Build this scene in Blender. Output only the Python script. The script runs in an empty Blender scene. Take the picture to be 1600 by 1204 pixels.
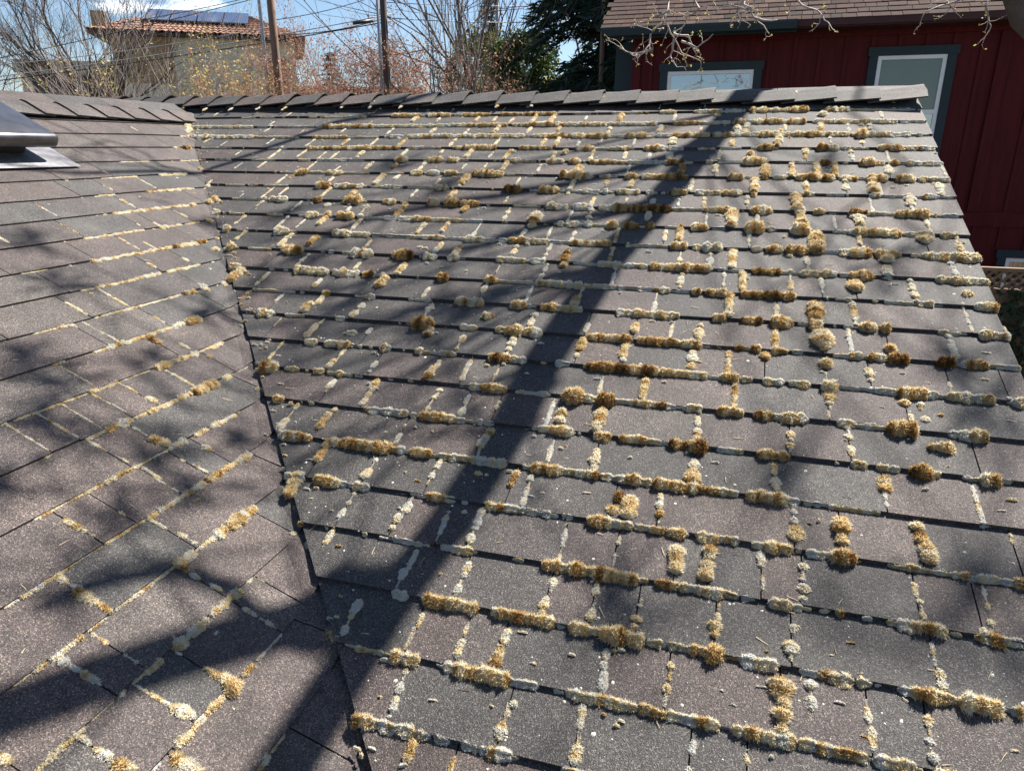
import bpy, bmesh, math, random
import numpy as np
from mathutils import Vector, Matrix, noise

# ------------------------------------------------------------------ camera, sky, sun, exposure
scene = bpy.context.scene
COL = scene.collection
FPX = 1100.596                                   # focal length in pixels of a 1600 px wide picture
PITCH, YAW, ROLL = 0.3232, -0.29219, 0.00123
CAM = np.array([0.0, -4.1474, -0.3007])
FWD = np.array([math.sin(YAW) * math.cos(PITCH), math.cos(YAW) * math.cos(PITCH), -math.sin(PITCH)])
RGT = np.array([math.cos(YAW), -math.sin(YAW), 0.0])
UPV = np.cross(RGT, FWD)
RGT, UPV = math.cos(ROLL) * RGT + math.sin(ROLL) * UPV, -math.sin(ROLL) * RGT + math.cos(ROLL) * UPV
cd = bpy.data.cameras.new('camera')
cam = bpy.data.objects.new('camera', cd)
COL.objects.link(cam)
cd.sensor_fit = 'HORIZONTAL'; cd.sensor_width = 36.0; cd.lens = FPX / 1600 * 36.0
cd.clip_start = 0.05; cd.clip_end = 3000
cam.matrix_world = Matrix(((RGT[0], UPV[0], -FWD[0], CAM[0]), (RGT[1], UPV[1], -FWD[1], CAM[1]),
                           (RGT[2], UPV[2], -FWD[2], CAM[2]), (0, 0, 0, 1)))
scene.camera = cam

SUN_AZ, SUN_EL = math.radians(33), math.radians(53)      # azimuth measured from +Y towards +X
SUN = np.array([math.cos(SUN_EL) * math.sin(SUN_AZ), math.cos(SUN_EL) * math.cos(SUN_AZ), math.sin(SUN_EL)])
world = bpy.data.worlds.new('World'); scene.world = world; world.use_nodes = True
nt = world.node_tree; nt.nodes.clear()
wo = nt.nodes.new('ShaderNodeOutputWorld'); bg = nt.nodes.new('ShaderNodeBackground')
sky = nt.nodes.new('ShaderNodeTexSky'); sky.sky_type = 'NISHITA'; sky.sun_disc = False
sky.sun_elevation = SUN_EL; sky.sun_rotation = SUN_AZ; sky.air_density = 1.0; sky.dust_density = 0.35; sky.ozone_density = 3.5
bg.inputs['Strength'].default_value = 0.05
tc = nt.nodes.new('ShaderNodeTexCoord')
mp = nt.nodes.new('ShaderNodeMapping'); mp.inputs['Scale'].default_value = (5.0, 5.0, 14.0); mp.inputs['Location'].default_value = (1.3, 0.4, 0.2)
nz = nt.nodes.new('ShaderNodeTexNoise'); nz.inputs['Scale'].default_value = 1.0; nz.inputs['Detail'].default_value = 9; nz.inputs['Roughness'].default_value = 0.55
rp = nt.nodes.new('ShaderNodeValToRGB'); rp.color_ramp.elements[0].position = 0.63; rp.color_ramp.elements[1].position = 0.70
mxs = nt.nodes.new('ShaderNodeMix'); mxs.data_type = 'RGBA'
mxs.inputs[7].default_value = (13, 13.4, 14, 1)
nt.links.new(tc.outputs['Generated'], mp.inputs['Vector']); nt.links.new(mp.outputs[0], nz.inputs['Vector'])
nt.links.new(nz.outputs[0], rp.inputs[0]); nt.links.new(rp.outputs[0], mxs.inputs[0])
nt.links.new(sky.outputs[0], mxs.inputs[6]); nt.links.new(mxs.outputs[2], bg.inputs['Color']); nt.links.new(bg.outputs[0], wo.inputs['Surface'])
sd = bpy.data.lights.new('sun', 'SUN'); sd.energy = 5.0; sd.angle = math.radians(0.53); sd.color = (1.0, 0.94, 0.86)
sun = bpy.data.objects.new('sun', sd); COL.objects.link(sun)
sun.rotation_euler = Vector(SUN).to_track_quat('Z', 'Y').to_euler()
vs = scene.view_settings
vs.view_transform = 'Standard'; vs.look = 'None'; vs.gamma = 1.0; vs.use_curve_mapping = False; vs.exposure = 1.58

rng = random.Random(7)
nrg = np.random.default_rng(11)
GROUND = -4.6

# ------------------------------------------------------------------ helpers
def view(x, y, d):
    """point at depth d (metres) on the line of sight through pixel x, y of the photograph"""
    return CAM + d * (FWD + (x - 800) / FPX * RGT + (602 - y) / FPX * UPV)
def at(x, y, Y):
    D = FWD + (x - 800) / FPX * RGT + (602 - y) / FPX * UPV
    return CAM + D * ((Y - CAM[1]) / D[1])
def project(P):
    d = np.asarray(P) - CAM; z = d @ FWD
    return 800 + FPX * (d @ RGT) / z, 602 - FPX * (d @ UPV) / z
def tag(o, label=None, cat=None, group=None, kind=None):
    for k, v in (('label', label), ('category', cat), ('group', group), ('kind', kind)):
        if v: o[k] = v
    return o
def empty(name, loc, label, cat, group=None):
    o = bpy.data.objects.new(name, None); COL.objects.link(o); o.location = loc
    o.empty_display_size = 0.1
    return tag(o, label, cat, group)
def link(name, me, mat=None, parent=None):
    o = bpy.data.objects.new(name, me); COL.objects.link(o)
    if mat is not None and not me.materials: me.materials.append(mat)
    if parent is not None:
        o.parent = parent
        o.matrix_parent_inverse = Matrix.Translation(parent_loc(parent)).inverted()
    return o
def parent_loc(p):
    v = Vector(p.location)
    return v
def mesh(name, V, faces, smooth=False, attrs=None):
    V = np.asarray(V, np.float32).reshape(-1, 3)
    me = bpy.data.meshes.new(name)
    arrs = [np.asarray(f, np.int32) for f in faces if len(f)]
    me.vertices.add(len(V)); me.vertices.foreach_set('co', V.ravel())
    nl = sum(a.size for a in arrs); npoly = sum(len(a) for a in arrs)
    me.loops.add(nl); me.polygons.add(npoly)
    me.loops.foreach_set('vertex_index', np.concatenate([a.ravel() for a in arrs]))
    tot = np.concatenate([np.full(len(a), a.shape[1], np.int32) for a in arrs])
    me.polygons.foreach_set('loop_start', np.concatenate([[0], np.cumsum(tot)[:-1]]).astype(np.int32))
    me.polygons.foreach_set('use_smooth', np.full(npoly, smooth, bool))
    me.update(calc_edges=True)
    for k, (dom, vals) in (attrs or {}).items():
        a = me.attributes.new(k, 'FLOAT', dom); a.data.foreach_set('value', np.asarray(vals, np.float32))
    return me
class MB:
    """collects boxes, bars and tubes and links them as one mesh"""
    def __init__(s): s.v = []; s.q = []; s.t = []; s.n = 0
    def add(s, V, quads=(), tris=()):
        V = np.asarray(V, float).reshape(-1, 3); b = s.n
        s.v.append(V); s.n += len(V)
        if len(quads): s.q.append(np.asarray(quads) + b)
        if len(tris): s.t.append(np.asarray(tris) + b)
        return s
    def box(s, lo, hi, M=None):
        lo, hi = np.minimum(lo, hi), np.maximum(lo, hi)
        V = np.array([[(lo, hi)[i][0], (lo, hi)[j][1], (lo, hi)[k][2]] for k in (0, 1) for j in (0, 1) for i in (0, 1)])
        if M is not None: V = V @ M[0].T + M[1]
        return s.add(V, [(0, 2, 3, 1), (4, 5, 7, 6), (0, 1, 5, 4), (2, 6, 7, 3), (0, 4, 6, 2), (1, 3, 7, 5)])
    def tube(s, pts, rad, sides=6, caps=True):
        P = np.asarray(pts, float); n = len(P); r = np.broadcast_to(np.asarray(rad, float), (n,))
        T = np.gradient(P, axis=0); T /= np.linalg.norm(T, axis=1)[:, None] + 1e-9
        ref = np.array([0.31, 0.17, 0.94]) if abs(T[0] @ [0.31, 0.17, 0.94]) < 0.95 else np.array([1.0, 0, 0])
        A = np.cross(T, ref); A /= np.linalg.norm(A, axis=1)[:, None] + 1e-9; B = np.cross(T, A)
        an = np.arange(sides) * 2 * np.pi / sides
        V = P[:, None] + r[:, None, None] * (np.cos(an)[None, :, None] * A[:, None] + np.sin(an)[None, :, None] * B[:, None])
        i = np.arange(n - 1)[:, None] * sides; j = np.arange(sides)[None]; k = (j + 1) % sides
        q = np.stack([i + j, i + k, i + sides + k, i + sides + j], -1).reshape(-1, 4)
        t = []
        if caps: t = [(0, a + 1, a) for a in range(1, sides - 1)] + [((n - 1) * sides, (n - 1) * sides + a, (n - 1) * sides + a + 1) for a in range(1, sides - 1)]
        return s.add(V.reshape(-1, 3), q, t)
    def data(s, name, smooth=False, attrs=None):
        return mesh(name, np.concatenate(s.v), [np.concatenate(s.q) if s.q else [], np.concatenate(s.t) if s.t else []], smooth, attrs)
    def build(s, name, mat, parent=None, smooth=False):
        return link(name, s.data(name, smooth), mat, parent)
def rounded_box(name, size, r, seg, mat, parent, M=None):
    bm = bmesh.new(); bmesh.ops.create_cube(bm, size=1)
    for v in bm.verts: v.co = Vector((v.co.x * size[0], v.co.y * size[1], v.co.z * size[2]))
    bmesh.ops.bevel(bm, geom=bm.edges[:], offset=r, segments=seg, profile=0.5, affect='EDGES')
    if M is not None: bm.transform(M)
    me = bpy.data.meshes.new(name); bm.to_mesh(me); bm.free()
    for p in me.polygons: p.use_smooth = True
    return link(name, me, mat, parent)

# ------------------------------------------------------------------ materials
def newmat(name):
    m = bpy.data.materials.new(name); m.use_nodes = True
    t = m.node_tree; b = t.nodes['Principled BSDF']
    return m, t, b
def N(t, kind, **kw):
    n = t.nodes.new(kind)
    for k, v in kw.items():
        if k in n.inputs: n.inputs[k].default_value = v
        else: setattr(n, k, v)
    return n
def ramp(t, stops):
    r = t.nodes.new('ShaderNodeValToRGB'); e = r.color_ramp.elements
    while len(e) < len(stops): e.new(0.5)
    for x, (p, c) in zip(e, stops): x.position = p; x.color = (*c, 1) if len(c) == 3 else c
    return r
def mixc(t, fac, a, b, mode='MIX'):
    m = t.nodes.new('ShaderNodeMix'); m.data_type = 'RGBA'; m.blend_type = mode
    for s, v in ((0, fac), (6, a), (7, b)):
        if hasattr(v, 'is_linked'): t.links.new(v, m.inputs[s])
        else: m.inputs[s].default_value = v if s == 0 else (*v, 1)
    return m.outputs[2]
def plain(name, c, rough=0.7, var=0.25, scale=6.0, metal=0.0, bump=0.0, coord='Object', stretch=None, spec=0.5):
    """a surface with soft blotchy variation of its colour and a little relief"""
    m, t, b = newmat(name)
    tcn = t.nodes.new('ShaderNodeTexCoord'); src = tcn.outputs[coord]
    if stretch:
        mpn = N(t, 'ShaderNodeMapping'); mpn.inputs['Scale'].default_value = stretch; t.links.new(src, mpn.inputs[0]); src = mpn.outputs[0]
    n = N(t, 'ShaderNodeTexNoise', Scale=scale, Detail=6.0, Roughness=0.6); t.links.new(src, n.inputs['Vector'])
    lo = tuple(x * (1 - var) for x in c); hi = tuple(min(1, x * (1 + var)) for x in c)
    r = ramp(t, [(0.3, lo), (0.7, hi)]); t.links.new(n.outputs[0], r.inputs[0]); t.links.new(r.outputs[0], b.inputs['Base Color'])
    b.inputs['Roughness'].default_value = rough; b.inputs['Metallic'].default_value = metal; b.inputs['Specular IOR Level'].default_value = spec
    if bump:
        n2 = N(t, 'ShaderNodeTexNoise', Scale=scale * 6, Detail=4.0); t.links.new(src, n2.inputs['Vector'])
        bn = N(t, 'ShaderNodeBump', Strength=bump, Distance=0.01); t.links.new(n2.outputs[0], bn.inputs['Height']); t.links.new(bn.outputs[0], b.inputs['Normal'])
    return m
def shingle_material():
    m, t, b = newmat('asphalt_shingle')
    at_ = N(t, 'ShaderNodeAttribute', attribute_name='tint')
    base = ramp(t, [(0.0, (0.041, 0.040, 0.040)), (0.35, (0.051, 0.050, 0.049)), (0.55, (0.054, 0.046, 0.045)), (0.8, (0.064, 0.052, 0.049)), (1.0, (0.062, 0.060, 0.057))])
    t.links.new(at_.outputs['Fac'], base.inputs[0])
    g = t.nodes.new('ShaderNodeNewGeometry')
    big = N(t, 'ShaderNodeTexNoise', Scale=5.0, Detail=5.0, Roughness=0.65); t.links.new(g.outputs['Position'], big.inputs['Vector'])
    br = ramp(t, [(0.28, (0.60, 0.59, 0.60)), (0.72, (1.38, 1.33, 1.28))]); t.links.new(big.outputs[0], br.inputs[0])
    c1 = mixc(t, 1.0, base.outputs[0], br.outputs[0], 'MULTIPLY')
    vor = N(t, 'ShaderNodeTexVoronoi', Scale=520.0); t.links.new(g.outputs['Position'], vor.inputs['Vector'])
    sep = t.nodes.new('ShaderNodeSeparateColor'); t.links.new(vor.outputs['Color'], sep.inputs[0])
    gr = ramp(t, [(0.0, (0.30, 0.29, 0.30)), (0.5, (0.8, 0.8, 0.8)), (0.8, (1.3, 1.27, 1.22)), (0.95, (2.3, 2.25, 2.15)), (1.0, (3.8, 3.7, 3.5))]); t.links.new(sep.outputs[0], gr.inputs[0])
    c2 = mixc(t, 1.0, c1, gr.outputs[0], 'MULTIPLY')
    # pale worn patches
    wn = N(t, 'ShaderNodeTexNoise', Scale=2.3, Detail=8.0, Roughness=0.7); t.links.new(g.outputs['Position'], wn.inputs['Vector'])
    wr = ramp(t, [(0.58, (0, 0, 0)), (0.78, (1, 1, 1))]); t.links.new(wn.outputs[0], wr.inputs[0])
    mm = N(t, 'ShaderNodeMath', operation='MULTIPLY'); t.links.new(wr.outputs[0], mm.inputs[0]); mm.inputs[1].default_value = 0.35
    c3a = mixc(t, mm.outputs[0], c2, (0.115, 0.11, 0.105))
    dn = N(t, 'ShaderNodeTexNoise', Scale=9.0, Detail=9.0, Roughness=0.75); t.links.new(g.outputs['Position'], dn.inputs['Vector'])
    dr = ramp(t, [(0.56, (1, 1, 1)), (0.70, (0.5, 0.49, 0.5))]); t.links.new(dn.outputs[0], dr.inputs[0])
    c3 = mixc(t, 1.0, c3a, dr.outputs[0], 'MULTIPLY')
    t.links.new(c3, b.inputs['Base Color'])
    b.inputs['Roughness'].default_value = 0.74; b.inputs['Specular IOR Level'].default_value = 0.38
    fine = N(t, 'ShaderNodeTexNoise', Scale=520.0, Detail=2.0); t.links.new(g.outputs['Position'], fine.inputs['Vector'])
    sm = N(t, 'ShaderNodeMath', operation='ADD'); t.links.new(fine.outputs[0], sm.inputs[0]); t.links.new(vor.outputs['Distance'], sm.inputs[1])
    bn = N(t, 'ShaderNodeBump', Strength=0.55, Distance=0.0016); t.links.new(sm.outputs[0], bn.inputs['Height']); t.links.new(bn.outputs[0], b.inputs['Normal'])
    return m
def moss_material():
    m, t, b = newmat('dry_moss')
    a = N(t, 'ShaderNodeAttribute', attribute_name='tone')
    g = t.nodes.new('ShaderNodeNewGeometry')
    n = N(t, 'ShaderNodeTexNoise', Scale=90.0, Detail=4.0, Roughness=0.7); t.links.new(g.outputs['Position'], n.inputs['Vector'])
    s = N(t, 'ShaderNodeMath', operation='MULTIPLY_ADD'); t.links.new(n.outputs[0], s.inputs[0]); s.inputs[1].default_value = 0.5
    s2 = N(t, 'ShaderNodeMath', operation='SUBTRACT'); t.links.new(a.outputs['Fac'], s2.inputs[0]); s2.inputs[1].default_value = 0.25
    t.links.new(s2.outputs[0], s.inputs[2])
    r = ramp(t, [(0.0, (0.74, 0.73, 0.68)), (0.18, (0.83, 0.78, 0.64)), (0.36, (0.82, 0.71, 0.46)), (0.55, (0.65, 0.46, 0.20)), (0.75, (0.36, 0.20, 0.07)), (1.0, (0.10, 0.055, 0.025))])
    t.links.new(s.outputs[0], r.inputs[0]); t.links.new(r.outputs[0], b.inputs['Base Color'])
    b.inputs['Roughness'].default_value = 0.95; b.inputs['Specular IOR Level'].default_value = 0.1
    nb_ = N(t, 'ShaderNodeTexNoise', Scale=330.0, Detail=3.0, Roughness=0.8); t.links.new(g.outputs['Position'], nb_.inputs['Vector'])
    bn = N(t, 'ShaderNodeBump', Strength=1.0, Distance=0.004); t.links.new(nb_.outputs[0], bn.inputs['Height']); t.links.new(bn.outputs[0], b.inputs['Normal'])
    tr = N(t, 'ShaderNodeBsdfTranslucent'); t.links.new(r.outputs[0], tr.inputs['Color'])
    mx = N(t, 'ShaderNodeMixShader'); mx.inputs[0].default_value = 0.45
    t.links.new(b.outputs[0], mx.inputs[1]); t.links.new(tr.outputs[0], mx.inputs[2])
    t.links.new(mx.outputs[0], t.nodes['Material Output'].inputs['Surface'])
    return m
def leaf_material(name, stops, trans=0.35, scale=3.0):
    m, t, b = newmat(name)
    g = t.nodes.new('ShaderNodeNewGeometry')
    n = N(t, 'ShaderNodeTexNoise', Scale=scale, Detail=5.0, Roughness=0.7); t.links.new(g.outputs['Position'], n.inputs['Vector'])
    r = ramp(t, stops); t.links.new(n.outputs[0], r.inputs[0]); t.links.new(r.outputs[0], b.inputs['Base Color'])
    b.inputs['Roughness'].default_value = 0.6; b.inputs['Specular IOR Level'].default_value = 0.3
    tr = N(t, 'ShaderNodeBsdfTranslucent'); t.links.new(r.outputs[0], tr.inputs['Color'])
    mx = N(t, 'ShaderNodeMixShader'); mx.inputs[0].default_value = trans
    t.links.new(b.outputs[0], mx.inputs[1]); t.links.new(tr.outputs[0], mx.inputs[2])
    t.links.new(mx.outputs[0], t.nodes['Material Output'].inputs['Surface'])
    return m
def random_material(name, stops, rough=0.95, bump=0.3):
    """each object takes its own shade"""
    m, t, b = newmat(name)
    oi = t.nodes.new('ShaderNodeObjectInfo'); r = ramp(t, stops); t.links.new(oi.outputs['Random'], r.inputs[0])
    g = t.nodes.new('ShaderNodeNewGeometry'); n = N(t, 'ShaderNodeTexNoise', Scale=40.0, Detail=5.0, Roughness=0.7); t.links.new(g.outputs['Position'], n.inputs['Vector'])
    r2 = ramp(t, [(0.3, (0.6, 0.6, 0.6)), (0.7, (1.35, 1.3, 1.3))]); t.links.new(n.outputs[0], r2.inputs[0])
    t.links.new(mixc(t, 1.0, r.outputs[0], r2.outputs[0], 'MULTIPLY'), b.inputs['Base Color']); b.inputs['Roughness'].default_value = rough; b.inputs['Specular IOR Level'].default_value = 0.12
    bn = N(t, 'ShaderNodeBump', Strength=bump, Distance=0.004); t.links.new(n.outputs[0], bn.inputs['Height']); t.links.new(bn.outputs[0], b.inputs['Normal'])
    return m
M = {
 'shingle': shingle_material(), 'moss': moss_material(),
 'deck': plain('roof_underlay', (0.03, 0.03, 0.03), 0.9),
 'house_wall': plain('grey_siding', (0.32, 0.31, 0.29), 0.7),
 'fascia': plain('dark_fascia', (0.08, 0.07, 0.06), 0.6),
 'vent': plain('bronze_metal', (0.16, 0.15, 0.15), 0.3, 0.2, 20, 0.9),
 'vent_dark': plain('vent_mesh', (0.03, 0.025, 0.02), 0.6),
 'flashing': plain('galvanised_flashing', (0.13, 0.13, 0.14), 0.6, 0.4, 25, 0.5),
 'red': plain('red_board', (0.078, 0.008, 0.009), 0.6, 0.25, 3, bump=0.15, stretch=(6, 6, 0.6), spec=0.15),
 'teal': plain('teal_trim', (0.004, 0.020, 0.026), 0.6, 0.2, 4),
 'white': plain('white_vinyl', (0.78, 0.78, 0.76), 0.4, 0.05, 4),
 'soffit': plain('dark_soffit', (0.05, 0.012, 0.012), 0.7),
 'old_shingle': random_material('brown_shingle', [(0.0, (0.035, 0.022, 0.020)), (0.3, (0.075, 0.044, 0.035)), (0.6, (0.052, 0.036, 0.032)), (0.85, (0.10, 0.066, 0.052)), (1.0, (0.032, 0.027, 0.026))]),
 'shingle_bed': plain('brown_underlay', (0.04, 0.028, 0.024), 0.9),
 'fence': plain('weathered_fence', (0.16, 0.10, 0.06), 0.8, 0.35, 4, bump=0.2, stretch=(5, 5, 0.7)),
 'lattice': plain('lattice_wood', (0.17, 0.105, 0.06), 0.8, 0.3, 8),
 'beige': plain('beige_siding', (0.72, 0.66, 0.48), 0.7, 0.08, 2),
 'cream': plain('cream_board', (0.55, 0.50, 0.38), 0.7, 0.08, 2),
 'tan': plain('tan_stucco', (0.40, 0.27, 0.14), 0.8, 0.2, 2),
 'tile': plain('terracotta_tile', (0.23, 0.115, 0.075), 0.85, 0.55, 5),
 'dark': plain('dark_opening', (0.015, 0.016, 0.024), 0.3, 0.2, 3),
 'pole_wood': plain('pole_wood', (0.17, 0.10, 0.065), 0.85, 0.35, 3, bump=0.3, stretch=(8, 8, 0.5)),
 'pole_dark': plain('dark_pole_wood', (0.065, 0.045, 0.035), 0.85, 0.35, 3, bump=0.3, stretch=(8, 8, 0.5)),
 'steel': plain('grey_steel', (0.30, 0.31, 0.33), 0.45, 0.15, 3, 0.6),
 'wire': plain('black_cable', (0.015, 0.015, 0.017), 0.5, 0.1, 3),
 'grey_wire': plain('grey_cable', (0.22, 0.22, 0.23), 0.5, 0.1, 3),
 'sign': plain('green_sign', (0.0, 0.20, 0.20), 0.4, 0.1, 3),
 'bark_dark': plain('dark_bark', (0.075, 0.055, 0.045), 0.9, 0.4, 8, bump=0.4),
 'bark_grey': plain('grey_bark', (0.20, 0.165, 0.14), 0.9, 0.35, 8, bump=0.4),
 'bark_pale': plain('pale_bark', (0.36, 0.31, 0.28), 0.9, 0.35, 8, bump=0.4),
 'bark_red': plain('reddish_twigs', (0.30, 0.18, 0.13), 0.9, 0.35, 8),
 'bud_red': leaf_material('reddish_buds', [(0.3, (0.26, 0.13, 0.085)), (0.7, (0.42, 0.25, 0.16))]),
 'bud_green': leaf_material('spring_leaves', [(0.3, (0.46, 0.26, 0.12)), (0.5, (0.50, 0.42, 0.12)), (0.7, (0.36, 0.42, 0.10))]),
 'needle': leaf_material('cedar_needles', [(0.3, (0.010, 0.022, 0.012)), (0.7, (0.035, 0.062, 0.035))], 0.15),
 'needle2': leaf_material('spruce_needles', [(0.3, (0.018, 0.028, 0.018)), (0.7, (0.055, 0.075, 0.05))], 0.15),
 'leaf': leaf_material('evergreen_leaves', [(0.3, (0.018, 0.04, 0.010)), (0.7, (0.075, 0.12, 0.03))], 0.3),
 'olive': leaf_material('olive_leaves', [(0.3, (0.06, 0.06, 0.015)), (0.7, (0.16, 0.16, 0.045))], 0.3),
 'ivy': leaf_material('ivy_leaves', [(0.3, (0.006, 0.012, 0.005)), (0.7, (0.022, 0.035, 0.014))], 0.1),
 'straw': plain('dry_straw', (0.42, 0.33, 0.2), 0.8),
 'lichen': plain('pale_lichen', (0.55, 0.54, 0.47), 0.95, 0.3, 60),
 'ground': plain('lawn_and_soil', (0.075, 0.068, 0.046), 0.95, 0.5, 1.5, bump=0.4),
}
def glass(name, c, ior=1.9):
    m, t, b = newmat(name); b.inputs['Base Color'].default_value = (*c, 1); b.inputs['Roughness'].default_value = 0.03; b.inputs['IOR'].default_value = ior
    return m
M['glass_sky'] = glass('window_glass', (0.30, 0.34, 0.38), 2.0)
M['glass_sky'].node_tree.nodes['Principled BSDF'].inputs['Metallic'].default_value = 0.85
M['glass_blind'] = glass('window_glass_over_blind', (0.13, 0.165, 0.145), 1.6)
M['solar'] = glass('solar_glass', (0.05, 0.07, 0.12), 1.7)

# ------------------------------------------------------------------ the two roof slopes
EXP, TH = 0.143, 0.0085                         # course exposure, shingle thickness
SR, SL, Z0 = 0.415027, 0.46145, -1.739606       # slope angles; z of the vented slope at x = 0
S0R, S0L = 0.2942, -3.5386                      # where course 0 has its butt, measured down the slope
NR = np.array([0, -math.sin(SR), math.cos(SR)]); NL = np.array([math.sin(SL), 0, math.cos(SL)])
TR, TL = math.tan(SR), math.tan(SL)
RAKE = 0.805
def ucut(s): return 0.002408 * s * s + 0.827303 * s - 3.502673       # edge of the cut valley
def yval(s): return (Z0 - TL * s * math.cos(SL)) / TR                # where the two slopes meet
def sag(u, s): return 0.006 * noise.noise((u * 1.1, s * 1.1, 3.0)) + 0.0007 * noise.noise((u * 4, s * 4, 9.0))
def PR(u, s, h):
    return np.array([u, -s * math.cos(SR), -s * math.sin(SR)]) + NR * (h + sag(u, s))
def PL(u, s, h):
    x = s * math.cos(SL); yv = yval(s)
    if u <= yv: return np.array([x, u, Z0 - s * math.sin(SL)]) + NL * (h + sag(u, s + 50))
    f = min(1, (u - yv) / 0.05)
    return np.array([x, u, TR * u]) + NR * (h - 0.021 * f + f * sag(x, -u / math.cos(SR)) + (1 - f) * sag(yv, s + 50))
THL = 0.0055
def surf(frac, th=TH): return -th * (1 - frac)         # height of the top face between one butt (0) and the next (1)

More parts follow.
